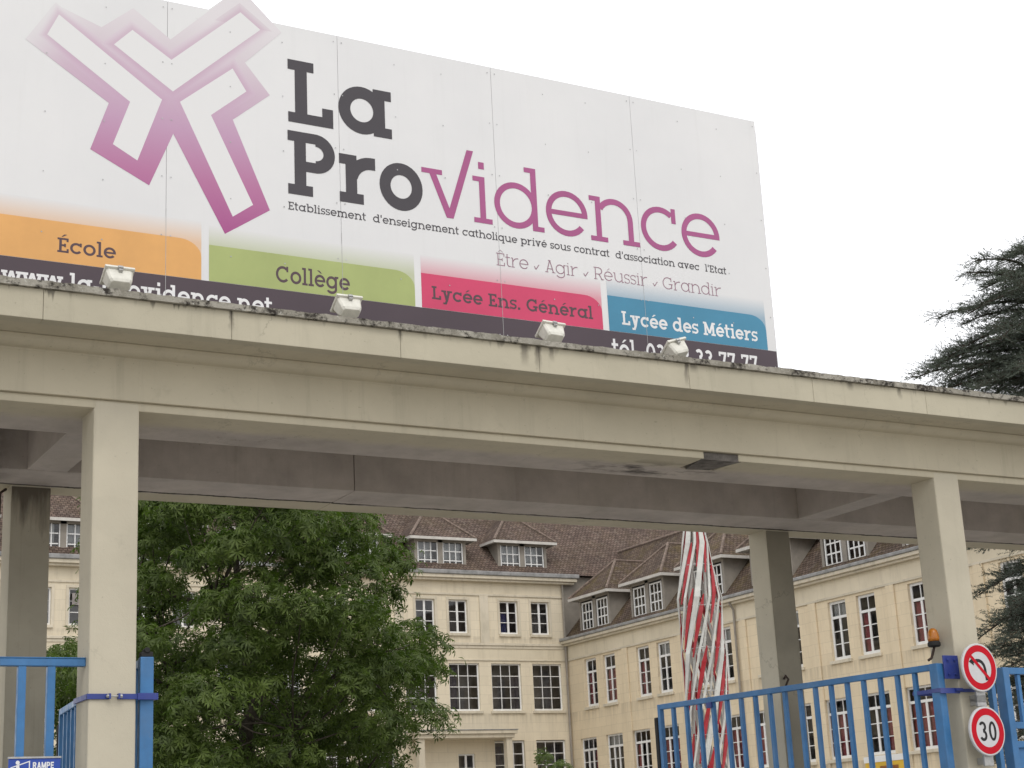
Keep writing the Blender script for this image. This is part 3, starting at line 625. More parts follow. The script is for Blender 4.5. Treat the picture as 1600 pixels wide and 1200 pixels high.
# ramp sign
rs = thing('ramp_sign', 'small blue sign lettered RAMPE with a wheelchair symbol', 'sign', (2.595, 10.985, 2.2))
MB().box((-.165, 0, -.16), (.165, .012, .125)).build('sign_plate', plain('sign_blue', (.03, .075, .36), .35, .12, 8), rs, bevel=.003)
MB().box((-.168, -.006, .1255), (.168, .018, .137)).build('top_edge', M['steel'], rs)
wh = plain('sign_white_vinyl', (.72, .73, .75), .4, .06, 8)
def sans(ch):
    w = .22
    return {'R': ([rc(0, 0, w, 1), rc(0, .80, .42, 1), rc(0, .42, .42, .62), ring(.42, .71, .30, .29, w, -90, 90), bar(.66, 0, .42, .45, .25)], .78),
            'A': ([bar(.12, 0, .40, 1, .24), bar(.68, 0, .40, 1, .24), rc(.2, .22, .6, .40)], .80), 'M': ([rc(0, 0, w, 1), rc(.72, 0, .72+w, 1), bar(.47, .1, .12, 1, .24), bar(.47, .1, .82, 1, .24)], .94),
            'P': ([rc(0, 0, w, 1), rc(0, .80, .42, 1), rc(0, .38, .42, .58), ring(.42, .69, .31, .31, w, -90, 90)], .75), 'E': ([rc(0, 0, w, 1), rc(0, .8, .64, 1), rc(0, .4, .58, .6), rc(0, 0, .64, .2)], .66)}[ch]
mb = MB(); x = 0
for ch in 'RAMPE':
    g, a = sans(ch)
    for i, st in enumerate(g):
        for q in st: mb.add([((px+x)*.031-.012, -.002-.0002*i, .060+pz*.042) for px, pz in q], [tuple(range(len(q)))])
    x += a+.10
mb.build('lettering', wh, rs, recalc=False)
mb = MB(); d_ = lambda polys, k: [mb.add([(a, -.002-.0002*k, b) for a, b in q], [tuple(range(len(q)))]) for q in polys]
d_([[(-.150, .065), (-.150, .072), (-.03, .112), (-.03, .105)]], 0); d_(rc(-.037, -.06, -.03, .108), 1); d_(rc(-.155, -.06, -.148, .07), 2); d_(rc(-.155, -.066, -.03, -.06), 3)
d_(ring(-.108, .100, .013, .013, .0129), 4); d_([[(-.118, .085), (-.098, .085), (-.09, .02), (-.116, .02)]], 5); d_(ring(-.105, .0, .034, .034, .008, 100, 330), 6); d_([[(-.10, .04), (-.065, .028), (-.065, .02), (-.10, .03)]], 7)
mb.build('wheelchair_symbol', wh, rs, recalc=False)
# ---------------------------------------------------------------- road signs and beacon on the right column
retro_w = plain('reflective_white', (.56, .56, .565), .45, .05, 20); retro_r = plain('reflective_red', (.50, .006, .018), .6, .08, 20, spec=.15)
def disc(mb, r0, r1, y, n=48, c=(0, 0)):
    b = len(mb.v)
    for k_ in range(n):
        a = 2*math.pi*k_/n
        mb.v.append((c[0]+math.cos(a)*r1, y, c[1]+math.sin(a)*r1))
        if r0 > 0: mb.v.append((c[0]+math.cos(a)*r0, y, c[1]+math.sin(a)*r0))
    if r0 > 0:
        for k_ in range(n): k2 = (k_+1) % n; mb.f.append((b+2*k_, b+2*k2, b+2*k2+1, b+2*k_+1))
    else: mb.f.append(tuple(range(b, b+n)))
def road_sign(label, z):
    t = thing('road_sign', label, 'road sign', (10.765, 10.85, z), rad(2), 'round road signs on the right column')
    Rr = .212; mb = MB(); n = 48
    prof = [(Rr-.006, 0), (Rr, .004), (Rr, .022), (Rr-.006, .024), (Rr-.03, .022)]
    for r, y in prof:
        for k_ in range(n): a = 2*math.pi*k_/n; mb.v.append((r*math.cos(a), y, r*math.sin(a)))
    for i in range(len(prof)-1):
        for k_ in range(n): mb.f.append((i*n+k_, i*n+(k_+1) % n, (i+1)*n+(k_+1) % n, (i+1)*n+k_))
    mb.f += [tuple(range(n)), tuple(range(5*n-1, 4*n-1, -1))]; mb.build('sign_body', retro_w, t)
    mb = MB(); disc(mb, .138, .196, -.001); mb.build('red_ring', retro_r, t, recalc=False)
    return t
s1 = road_sign('round no left turn sign with a crossed out black arrow', 2.955)
mb = MB(); P_ = [(.068, -.108), (.062, -.02)] + [(-.012+.072*math.cos(a), -.02+.080*math.sin(a)) for a in np.linspace(.25, 1.5, 8)] + [(-.03, .060), (-.075, .054)]
for i in range(len(P_)-1):
    (a, b), (c, d) = P_[i], P_[i+1]; u = Vector((c-a, d-b)); nn = Vector((-u.y, u.x)).normalized()*.0145; e = u.normalized()*.004
    mb.add([(a-e.x+nn.x, -.0012-.0001*(i % 3), b-e.y+nn.y), (c+e.x+nn.x, -.0012-.0001*(i % 3), d+e.y+nn.y), (c+e.x-nn.x, -.0012-.0001*(i % 3), d+e.y-nn.y), (a-e.x-nn.x, -.0012-.0001*(i % 3), b-e.y-nn.y)], [(0, 1, 2, 3)])
mb.add([(-.07, -.0018, .092), (-.072, -.0018, .016), (-.128, -.0018, .050)], [(0, 1, 2)]); mb.build('arrow', M['black'], s1, recalc=False)
mb = MB(); a = Vector((-.103, .103)); b = Vector((.103, -.103)); nn = Vector((1, 1)).normalized()*.015
mb.add([(p.x, -.0024, p.y) for p in (a+nn, b+nn, b-nn, a-nn)], [(0, 1, 2, 3)]); mb.build('slash', retro_r, s1, recalc=False)
s2 = road_sign('round speed limit sign reading 30', 2.405)
mb = MB()
def num(g, x):
    for i, st in enumerate(g):
        for q in st: mb.add([((px+x)*.178, -.0012-.0002*i, -.083+pz*.166) for px, pz in q], [tuple(range(len(q)))])
num([ring(.25, .28, .26, .29, .145, -155, 90), ring(.25, .735, .24, .265, .14, -90, 155)], -.58)
num([[[(x_*1.0, y_) for x_, y_ in q] for q in ring(.25, .5, .255, .505, .145)]], .08)
mb.build('numerals', M['black'], s2, recalc=False)
for t, dz in ((s1, -.26), (s2, -.25), (s2, .26)):
    MB().box((-.055, .0245, dz-.045), (.055, .05, dz+.055)).box((-.02, .05, dz-.03), (.02, .148, dz+.03)).build('bracket', M['steel'], t, bevel=.004)
bc = thing('beacon', 'amber beacon lamp on a black base atop the gate hinge', 'beacon light', (10.545, 11.15, 3.10))
MB().lathe([(.045, .07), (.058, .08), (.058, .105), (.048, .12)], 20).build('base', M['black'], bc, smooth=False, bevel=.004)
kb = NM('amber_lens', .25, .5); kb.col(kb.mix(kb.ramp(kb.noise(kb.obj(), 22, 3), .3, .7), (.42, .13, .012), (.60, .22, .02))); kb.b.inputs['Transmission Weight'].default_value = .25
MB().lathe([(.05, .12), (.053, .145), (.048, .19), (.036, .22), (.016, .235)], 24).build('amber_lens', kb.m, bc, smooth=True)
MB().tube([(-.09, 0, -.05), (-.05, 0, -.03), (-.02, 0, .03), (0, 0, .075)], .012, 8).build('bracket', M['rust'], bc)
# ---------------------------------------------------------------- ground
gm = MB()
g0 = 900; gm.quad((-g0, -g0, 0), (g0, -g0, 0), (g0, g0, 0), (-g0, g0, 0)); o = gm.build('ground', M['ground']); tag(o, kind='structure')
o = MB().box((-60, 8.2, .0), (60, 10.3, .12)).build('pavement', plain('pavement_slabs', (.26, .25, .23), .95, .15, 2), bevel=.02); tag(o, kind='structure')

# ---------------------------------------------------------------- school buildings (local frame: x along the wall, y into it, z up)
def wall_holes(mb, u0, u1, v0, v1, holes, d0=0., dep=.24):
    us = sorted({u0, u1} | {h[0] for h in holes} | {h[1] for h in holes}); vs = sorted({v0, v1} | {h[2] for h in holes} | {h[3] for h in holes})
    us = [u for u in us if u0 <= u <= u1]; vs = [v for v in vs if v0 <= v <= v1]
    for i in range(len(us)-1):
        for j in range(len(vs)-1):
            cu, cv = (us[i]+us[i+1])/2, (vs[j]+vs[j+1])/2
            if any(h[0] < cu < h[1] and h[2] < cv < h[3] for h in holes): continue
            mb.quad((us[i], d0, vs[j]), (us[i+1], d0, vs[j]), (us[i+1], d0, vs[j+1]), (us[i], d0, vs[j+1]))
    for a, b, c, d in holes:
        mb.quad((a, d0, c), (a, d0+dep, c), (a, d0+dep, d), (a, d0, d)); mb.quad((b, d0, c), (b, d0, d), (b, d0+dep, d), (b, d0+dep, c))
        mb.quad((a, d0, d), (a, d0+dep, d), (b, d0+dep, d), (b, d0, d)); mb.quad((a, d0, c), (b, d0, c), (b, d0+dep, c), (a, d0+dep, c))
def window(wd, ht, cols, rows, transom=0, leaf=None, curtain=None, sill=True, deep=.11, bw=.07, gb=.034, tcols=None, surround=False):
    """frame standing deep inside its opening, origin at the bottom centre of the opening on the wall face"""
    mb = MB(); y0, y1 = deep, deep+.06; x0, x1 = -wd/2, wd/2
    mb.box((x0, y0, 0), (x0+bw, y1, ht)).box((x1-bw, y0, 0), (x1, y1, ht)).box((x0+bw, y0, 0), (x1-bw, y1, bw*1.3)).box((x0+bw, y0, ht-bw), (x1-bw, y1, ht))
    zt_ = ht-bw
    if transom: zt_ = ht-transom; mb.box((x0+bw, y0-.01, zt_-.05), (x1-bw, y1, zt_+.05)); n = tcols or cols
    if transom:
        for i in range(1, n):
            x = x0+bw+(wd-2*bw)*i/n; mb.box((x-gb/2, y0+.012, zt_+.0505), (x+gb/2, y1-.01, ht-bw-.0005))
        zt_ -= .05
    for i in range(1, cols):
        x = x0+bw+(wd-2*bw)*i/cols; g = (.052 if leaf and i in leaf else gb/2); mb.box((x-g, y0+(.0 if g > .04 else .012), bw*1.3+.0005), (x+g, y1-.01, zt_-.0005))
    for j in range(1, rows):
        z = bw*1.3+(zt_-bw*1.3)*j/rows
        for i in range(cols):
            xa = x0+bw+(wd-2*bw)*i/cols+(.0525 if leaf and i in leaf and i > 0 else gb/2+.0005); xb = x0+bw+(wd-2*bw)*(i+1)/cols-(.0525 if leaf and (i+1) in leaf and i+1 < cols else gb/2+.0005)
            mb.box((xa, y0+.014, z-gb/2), (xb, y1-.012, z+gb/2))
    o = mb.build('window', M['frame'])
    p = MB().quad((x0+.01, y0+.035, .01), (x1-.01, y0+.035, .01), (x1-.01, y0+.035, ht-.01), (x0+.01, y0+.035, ht-.01)).build('pane', M['glass'], o, recalc=False)
    b = MB(); ya, yb2 = deep+.062, 1.15; e_ = .12; P8 = [(x0-.0, ya, .0), (x1, ya, .0), (x1, ya, ht), (x0, ya, ht), (x0-e_, yb2, -e_), (x1+e_, yb2, -e_), (x1+e_, yb2, ht+e_), (x0-e_, yb2, ht+e_)]
    b.add(P8, [(4, 5, 6, 7), (0, 4, 7, 3), (1, 2, 6, 5), (3, 7, 6, 2), (0, 1, 5, 4)]); b = b.build('room_lining', M['dark'], o, recalc=False)
    if curtain:
        for xa, xb, m, zc, *zl in curtain:
            mb = MB(); n = max(4, int((xb-xa)*wd/.05)); pts = [(x0+wd*(xa+(xb-xa)*i/n), .235+.016*math.sin(i*1.9)) for i in range(n+1)]
            for i in range(n): zl_ = ht*zl[0] if zl else .03; mb.quad((*pts[i], zl_), (*pts[i+1], zl_), (*pts[i+1], ht*zc), (*pts[i], ht*zc))
            mb.build('curtain', m, o, recalc=False, smooth=False)
    if sill: MB().box((x0-.10, -.09, -.13), (x1+.10, deep+.05, -.004)).build('sill', M['trim'], o, bevel=.012)
    if surround:
        MB().box((x0-.13, -.035, -.0035), (x0-.003, .03, ht+.003)).box((x1+.003, -.035, -.0035), (x1+.13, .03, ht+.003)).box((x0-.13, -.036, ht+.0035), (x1+.13, .03, ht+.13)).build('surround', M['trim'], o, bevel=.01)
    return o
def place(o, par, x, z, y=0., first=[None]):
    o.parent = par; o.location = (x, y, z); return o
class Kind:
    def __init__(s, **kw): s.kw = kw; s.o = None
    def put(s, par, x, z, y=0.):
        if s.o is None: s.o = window(**s.kw); c = s.o
        else: c = copy_tree(s.o)
        return place(c, par, x, z, y)
RC, BC, NC = M['curtain'], M['blue_curtain'], M['net']
def dormer_mesh(par, u, d, zb, wb, zt, ov, tile, slope, pitch=.98, hgt=1.4):
    """hipped dormer standing on the roof; its front wall at depth d"""
    t = MB(); L = (zt-zb)/slope + .35
    hw = wb/2
    # front wall as posts and rails round the window band, cheeks running back into the roof
    t.box((u-hw, d, zb), (u-hw+.14, d+.12, zt)).box((u+hw-.14, d, zb), (u+hw, d+.12, zt)).box((u-.13, d, zb+.02), (u+.13, d+.12, zt-.02)).box((u-hw+.14, d, zb), (u+hw-.14, d+.12, zb+.10)).box((u-hw+.14, d, zt-.16), (u+hw-.14, d+.12, zt))
    for sx in (-1, 1):
        x0 = u+sx*hw; x1 = x0-sx*.06
        t.prism([(d+.121, zb), (d+.121, zt), (d+.121+L, zt)], lambda a, b, e, x0=x0, x1=x1: (x0 if e == 0 else x1, a, b), 0, 1)
    o = t.build('dormer', M['dormer'], par)
    e = hw+ov; f = d-ov; ze = zt+.02; back = d+L+3.0
    r = MB(); ap = ze+e*pitch; rd = f+e
    r.quad((u-e, f, ze), (u+e, f, ze), (u, rd, ap)); r.quad((u-e, f, ze), (u, rd, ap), (u, back, ap), (u-e, back, ze)); r.quad((u+e, f, ze), (u+e, back, ze), (u, back, ap), (u, rd, ap))
    r.build('dormer_roof', tile, o, uv=True, recalc=False)
    h = MB()
    for sx in (-1, 1): h.tube([(u+sx*e, f, ze+.03), (u, rd, ap+.03)], .07, 6)
    h.tube([(u, rd, ap+.02), (u, back, ap+.02)], .06, 6); h.build('ridge_tiles', M['ridge'], o)
    b = MB().box((u-e-.03, f-.03, ze-.12), (u+e+.03, f, ze+.01)).box((u-e-.03, f+.0005, ze-.12), (u-e, f+L+1.0, ze+.01)).box((u+e, f+.0005, ze-.12), (u+e+.03, f+L+1.0, ze+.01)).box((u-e, f, ze-.05), (u+e, d+L+.6, ze-.02))
    b.build('eaves_board', M['fascia_board'], o)
    return o
def dormer_windows(kindlist, o, u, d, z, dx):
    for i, sx in enumerate((-1, 1)): kindlist[i].put(o, u+sx*dx, z, d)

# --- main block, facade on y = 70
mbd = thing('school_building', 'long cream school block behind the leafy tree with tall red tiled roof', 'building', (0, 70, 0), 0)
XC = 42.165; BAYS = [39.9-4.5*i for i in range(8)]
holes = []; A_ = []; B_ = []; C_ = []
for c in BAYS:
    for s in (-.87, .87): A_.append(c+s); holes.append((c+s-.5, c+s+.5, 11.69, 13.28))
BX = [41.0-2.265*i for i in range(15)]
for x in BX:
    B_.append(x); holes.append((x-.81, x+.81, 8.05, 10.28))
    if not 33.3 < x < 37.9: C_.append(x); holes.append((x-.81, x+.81, 4.4, 6.66))
holes.append((35.98, 36.86, 3.6, 6.08))
m = MB(); wall_holes(m, 6.0, XC+.0, 0, 14.25, holes); m.build('wall', M['wall_main'], mbd, recalc=False)
MB().box((XC+.003, .02, 0), (XC+16.0, 14.0, 14.6)).box((5.9, .35, 0), (6.0, 14.0, 14.2)).box((5.9, 13.9, 0), (XC, 14, 14.2)).build('end_wall', M['dormer'], mbd)
tr_ = MB()
tr_.box((6, -.06, 13.50), (XC-.01, -.002, 13.60)).box((6, -.10, 11.12), (XC-.01, -.002, 11.24)).box((6, -.05, 10.98), (XC-.01, -.002, 11.119)).box((6, -.05, 10.40), (XC-.01, -.002, 10.47))
tr_.build('string_course', M['trim'], mbd, bevel=.01)
for za, zb3 in ((13.602, 14.158), (10.472, 10.978)): MB().box((6, -.012, za), (XC-.012, -.002, zb3)).build('frieze', M['frieze'], mbd)
tr_ = MB(); tr_.box((5.8, -.42, 14.27), (XC+.6, .3, 14.44)).box((5.8, -.30, 14.16), (XC+.5, -.003, 14.268)); tr_.build('cornice', M['trim'], mbd, bevel=.02)
MB().box((5.8, -.50, 14.442), (XC+.7, -.05, 14.64)).build('gutter', M['zinc'], mbd, bevel=.03)
pil = None
for c in [BAYS[0]+2.2]+[b-2.25 for b in BAYS]:
    if c+.24 > XC: continue
    o = MB().box((-.24, -.07, 11.242), (.24, -.003, 13.498)).build('pilaster', M['trim'], mbd, bevel=.012) if pil is None else pil.copy()
    if pil is None: pil = o
    else: COL.objects.link(o)
    o.location = (c, 0, 0)
kA = [Kind(wd=1.0, ht=1.59, cols=2, rows=3, leaf=(1,), surround=True), Kind(wd=1.0, ht=1.59, cols=2, rows=3, leaf=(1,), surround=True, curtain=[(.04, .48, BC, .66)]), Kind(wd=1.0, ht=1.59, cols=2, rows=3, leaf=(1,), surround=True, curtain=[(.03, .97, NC, .98)])]
kB = [Kind(wd=1.62, ht=2.23, cols=3, rows=4, leaf=()), Kind(wd=1.62, ht=2.23, cols=3, rows=4, curtain=[(.66, .97, M['mauve_curtain'], .75)]), Kind(wd=1.62, ht=2.23, cols=3, rows=4, curtain=[(.03, .30, M['mauve_curtain'], .9)]), Kind(wd=1.62, ht=2.23, cols=3, rows=4, curtain=[(.03, .97, NC, .97, .62)])]
seqA = [0, 1, 0, 0, 0, 0, 2, 0, 0, 0, 0, 2, 0, 0, 0, 0]
for i, c in enumerate(BAYS):
    kA[0].put(mbd, c+.87, 11.69); kA[1 if i == 0 else (2 if i == 5 else 0)].put(mbd, c-.87, 11.69)
for i, x in enumerate(B_): kB[(0, 1, 2, 0, 1, 3, 0, 2)[i % 8]].put(mbd, x, 8.05)
for i, x in enumerate(C_): kB[(0, 2, 0)[i % 3]].put(mbd, x, 4.4)
kD = Kind(wd=.88, ht=2.48, cols=2, rows=4, leaf=(1,), sill=False); kD.put(mbd, 36.42, 3.6)
cn = MB().box((33.25, -1.25, 6.90), (38.5, -.003, 7.06)).box((33.35, -1.15, 6.72), (38.4, -.003, 6.898)); cn.build('canopy', M['trim'], mbd, bevel=.015)
MB().box((33.22, -1.28, 7.062), (38.53, -.004, 7.10)).build('canopy_flashing', M['zinc'], mbd)
MB().box((33.45, -1.05, 0), (33.75, -.75, 6.718)).build('canopy_pier', M['trim'], mbd)
MB().box((38.0, -1.05, 0), (38.3, -.75, 6.718)).build('canopy_pier', M['trim'], mbd)
SL = 1.13
r = MB(); z0 = 14.66; dep = 7.4
r.quad((5.7, -.25, z0-.25*SL+.25), (XC+16, -.25, z0-.25*SL+.25), (XC+16, dep, z0+dep*SL), (5.7, dep, z0+dep*SL)); r.quad((5.7, dep, z0+dep*SL), (XC+16, dep, z0+dep*SL), (XC+16, 2*dep, z0), (5.7, 2*dep, z0))
r.build('roof', M['tiles'], mbd, uv=True, recalc=False)
MB().tube([(5.7, dep, z0+dep*SL), (XC+16, dep, z0+dep*SL)], .12, 6).build('ridge', M['ridge'], mbd)
kM = [Kind(wd=1.08, ht=1.46, cols=3, rows=3, sill=False, deep=.02, bw=.05, gb=.05, curtain=[(.03, .97, NC, .97)]), Kind(wd=1.08, ht=1.46, cols=3, rows=3, sill=False, deep=.02, bw=.05, gb=.05, curtain=[(.03, .80, NC, .97)])]
for i, c in enumerate(BAYS):
    o = dormer_mesh(mbd, c+.1, .10, 14.60, 2.75, 16.20, .38, M['tiles'], SL)
    dormer_windows([kM[1], kM[0]] if i % 2 else [kM[0], kM[1]], o, c+.1, .10, 14.66, .67)
MB().tube([(XC-.12, -.14, 14.2), (XC-.12, -.12, 0)], .055, 8).build('drainpipe', M['dormer'], mbd)
MB().box((17.9, -.05, 12.55), (18.35, -.02, 13.05)).build('notice', M['dark'], mbd)

# --- wing at right angles, facade on x = 42.165, local x runs from the corner towards the street
wg = thing('school_building', 'cream school wing with dormers running right towards the gateway', 'building', (XC, 70, 0), rad(-90))
WL = 36.0; WB = [2.95+4.56*i for i in range(8)]; holes = []
for c in WB:
    for s in (-.84, .84): holes.append((c+s-.53, c+s+.53, 8.04, 10.30))
WX = [1.55+2.28*i for i in range(15)]
for x in WX: holes.append((x-.72, x+.72, 4.37, 6.62))
m = MB(); wall_holes(m, .02, WL, 0, 11.3, holes); m.box((WL-.1, .25, 0), (WL, 8.4, 11.3)).box((.5, 8.3, 0), (WL-.1, 8.4, 11.3)); m.build('wall', M['wall_wing'], wg, recalc=False)
MB().box((.02, -.06, 10.40), (WL, -.002, 10.49)).build('string_course', M['trim'], wg, bevel=.01)
MB().box((.02, -.012, 10.492), (WL, -.002, 11.118)).build('frieze', M['frieze'], wg)
MB().box((.0, -.34, 11.22), (WL+.3, .3, 11.36)).box((.0, -.22, 11.12), (WL+.2, -.003, 11.218)).build('cornice', M['trim'], wg, bevel=.02)
MB().box((.0, -.40, 11.362), (WL+.35, .0, 11.50)).build('gutter', M['zinc'], wg, bevel=.03)
pil = None
for c in [b+2.28 for b in WB]:
    o = MB().box((-.22, -.07, 0), (.22, -.003, 10.398)).build('pilaster', M['wall_wing'], wg, bevel=.012) if pil is None else pil.copy()
    if pil is None: pil = o
    else: COL.objects.link(o)
    o.location = (c, 0, 0)
for i, u in enumerate((13.9, 31.5)): MB().tube([(u, -.30, 11.2), (u, -.10, 10.9), (u, -.10, 0)], .05, 8).build('drainpipe', M['dormer'], wg)
W1 = dict(wd=1.06, ht=2.26, cols=2, rows=3, leaf=(1,), transom=.62, bw=.10, tcols=2)
kW = [Kind(**W1, curtain=[(.05, .50, RC, .70)]), Kind(**W1, curtain=[(.05, .95, NC, .96, .76)]), Kind(**W1, curtain=[(.05, .95, RC, .70)]), Kind(**W1, curtain=[(.50, .95, RC, .68)])]
W2 = dict(wd=1.44, ht=2.25, cols=3, rows=3, leaf=(1, 2), transom=.55, bw=.085, tcols=3)
kX = [Kind(**W2, curtain=[(.05, .30, RC, .72)]), Kind(**W2, curtain=[(.04, .34, RC, .74), (.66, .96, RC, .74)]), Kind(**W2, curtain=[(.04, .96, NC, .96, .78)]), Kind(**W2, curtain=[(.04, .96, RC, .74)]), Kind(**W2, curtain=[(.66, .96, RC, .74)])]
sw = [(0, 2), (0, 1), (2, 1), (2, 1), (1, 0), (2, 1), (1, 1), (1, 0)]
for c, (a, b) in zip(WB, sw): kW[a].put(wg, c-.84, 8.04); kW[b].put(wg, c+.84, 8.04)
for i, x in enumerate(WX): kX[(4, 2, 0, 1, 2, 3, 1, 0, 3, 4, 3, 0, 1, 2, 0)[i]].put(wg, x, 4.37)
SW = 1.13; zr0 = 11.45; dw = 4.2
r = MB(); r.quad((-8, -.2, zr0-.2*SW+.15), (WL+.3, -.2, zr0-.2*SW+.15), (WL+.3, dw, zr0+dw*SW), (-8, dw, zr0+dw*SW)); r.quad((-8, dw, zr0+dw*SW), (WL+.3, dw, zr0+dw*SW), (WL+.3, 2*dw, zr0), (-8, 2*dw, zr0))
r.quad((WL+.2, 0, zr0), (WL+.2, 2*dw, zr0), (WL+.2, dw, zr0+dw*SW)); r.build('roof', M['tiles_wing'], wg, uv=True, recalc=False)
MB().tube([(-8, dw, zr0+dw*SW), (WL+.3, dw, zr0+dw*SW)], .11, 6).build('ridge', M['ridge'], wg)
kN = [Kind(wd=.98, ht=1.36, cols=3, rows=3, sill=False, deep=.02, bw=.07, gb=.06), Kind(wd=.98, ht=1.36, cols=3, rows=3, sill=False, deep=.02, bw=.07, gb=.06, curtain=[(.03, .97, NC, .5)])]
for i in range(7):
    c = 2.6+4.6*i
    o = dormer_mesh(wg, c, .12, 11.50, 2.75, 13.28, .36, M['tiles_wing'], SW)
    dormer_windows([kN[0], kN[0]], o, c, .12, 11.68, .68)
yb = thing('banner', 'small yellow banner with brown print under the wing windows', 'banner', (XC-.10, 47.7, 3.2))
MB().box((-.02, -1.1, 0), (.0, 1.1, .90)).build('cloth', plain('yellow_cloth', (.62, .40, .05), .7, .15, 2), yb)
MB().box((-.03, -1.15, .905), (.01, 1.15, 1.12)).build('white_header', M['frame'], yb)
MB().box((-.024, -.7, .1), (-.021, .3, .75)).build('print', plain('brown_print', (.25, .10, .03), .7, .5, 4), yb)

# ---------------------------------------------------------------- red and white twisted tower
sc_ = thing('sculpture', 'tall twisted tower of red and white slats in the courtyard', 'sculpture', (15.83, 22, 0))
def Rz(z): return .375 if z < 5.4 else max(.05, .375-(z-5.4)*.165)
OM = .74; NS = 11
def helix(r_in, wd, th, ph, za, zb_, taper=False, n=None, om=OM):
    mb = MB(); n = n or max(6, int((zb_-za)/.22)); 
    for i in range(n+1):
        f = i/n; z = za+(zb_-za)*f; a = ph+om*z; rr = Rz(z)+r_in
        ww = wd*(min(1, .25+1.6*f, .25+3.2*(1-f)) if taper else 1)/max(rr, .12)*.5
        for da, dr in ((-ww, 0), (ww, 0), (ww, -th), (-ww, -th)): mb.v.append(((rr+dr)*math.cos(a+da), (rr+dr)*math.sin(a+da), z))
    for i in range(n):
        p = 4*i
        for q in range(4): mb.f.append((p+q, p+(q+1) % 4, p+4+(q+1) % 4, p+4+q))
    mb.f += [(0, 1, 2, 3), tuple(4*n+q for q in (3, 2, 1, 0))]
    return mb
for i in range(NS):
    ph = 2*math.pi*i/NS
    helix(.0, .095 if i % 3 == 0 else .042, .012, ph, 0, 7.2, n=8).build('white_slat', M['white_paint'], sc_)
    helix(-.09, .035, .03, ph+.30, 0, 7.2, n=7, om=OM*.8).build('white_rod', M['white_paint'], sc_)
    z = (i*.53) % 1.30-1.0
    while z < 7.0:
        za, zb2 = max(0, z), min(7.1, z+1.0)
        if zb2-za > .3: helix(-.022, .074, .02, ph+2*math.pi/NS*.5, za, zb2, True, n=4).build('red_slat', M['red_paint'], sc_)
        z += 1.36
for z in np.arange(.5, 7.0, .68):
    r_ = Rz(z)-.03; MB().tube([(r_*math.cos(t), r_*math.sin(t), z) for t in np.linspace(0, 2*math.pi, 19)], .008, 5, cap=False).build('hoop', M['steel'], sc_)
# ---------------------------------------------------------------- trees
def leaf_mat(name, a, b, trans=.34, rough=.55):
    k = NM(name, rough, .35); p = k.pos()
    c = k.mix(k.ramp(k.noise(p, 1.3, 4, .6), .32, .68), a, b); c = k.mix(k.ramp(k.noise(p, 9, 3, .6), .35, .75, 0, .5), c, tuple(v*1.5 for v in b)); k.col(c)
    t = k.n('BsdfTranslucent'); k.put(t.inputs[0], k.mix(1., c, (.9, 1.25, .5), 'MULTIPLY')); ms = k.n('MixShader'); ms.inputs[0].default_value = trans
    k.t.links.new(k.b.outputs[0], ms.inputs[1]); k.t.links.new(t.outputs[0], ms.inputs[2]); k.t.links.new(ms.outputs[0], k.out.inputs[0]); return k.m
M['leaf'] = leaf_mat('chestnut_leaf', (.024, .042, .009), (.108, .150, .030))
M['needle'] = leaf_mat('cedar_needle', (.042, .052, .042), (.086, .102, .080), .1, .7)
M['shrub_leaf'] = leaf_mat('shrub_leaf', (.07, .10, .025), (.13, .17, .05))
def mesh_np(name, V, F, m, par):
    me = bpy.data.meshes.new(name); n = len(F); me.vertices.add(len(V)); me.vertices.foreach_set('co', np.asarray(V, np.float32).ravel())
    k = F.shape[1]; me.loops.add(n*k); me.loops.foreach_set('vertex_index', F.ravel().astype(np.int32)); me.polygons.add(n)
    me.polygons.foreach_set('loop_start', np.arange(0, n*k, k, dtype=np.int32)); me.update(calc_edges=True); me.validate()
    me.materials.append(m); o = bpy.data.objects.new(name, me); COL.objects.link(o); o.parent = par; return o
def unit(a): return a/np.maximum(np.linalg.norm(a, axis=-1, keepdims=True), 1e-9)
def palm_leaves(P, N, size, nl=6):
    """palmate leaves: P centres, N up-normals; leaflets fan out from the centre and droop"""
    n = len(P); a0 = rng.uniform(0, 2*math.pi, n); ref = unit(np.cross(N, rng.normal(size=(n, 3)))); bi = np.cross(N, ref)
    Vs = []; 
    for j in range(nl):
        an = a0 + (j-(nl-1)/2)*(4.6/nl); d = ref*np.cos(an)[:, None]+bi*np.sin(an)[:, None]; s = np.cross(N, d)
        L = size*(1.0-.22*abs(j-(nl-1)/2)/nl*2)*rng.uniform(.8, 1.15, n); L = L[:, None]; w = L*.135
        dr = N*rng.uniform(.25, .95, n)[:, None]
        Vs.append(np.stack([P, P+d*L*.62+s*w-dr*L*.25, P+d*L-dr*L*.75, P+d*L*.62-s*w-dr*L*.25], 1))
    V = np.concatenate(Vs, 0).reshape(-1, 3); F = np.arange(len(V)).reshape(-1, 4); return V, F
def limb(mb, a, b, r0, r1, wob=.3, n=6, seg=7):
    a = Vector(a); b = Vector(b); L = (b-a).length; pts = []
    off = Vector(rng.normal(0, wob*.18*L, 3))
    for i in range(seg+1):
        f = i/seg; p = a.lerp(b, f) + off*math.sin(math.pi*f) + Vector((0, 0, -.06*L*math.sin(math.pi*f)*0)) + Vector(rng.normal(0, .012*L, 3))*(0 < i < seg); pts.append(p)
    mb.tube(pts, [r0+(r1-r0)*i/seg for i in range(seg+1)], n); return pts
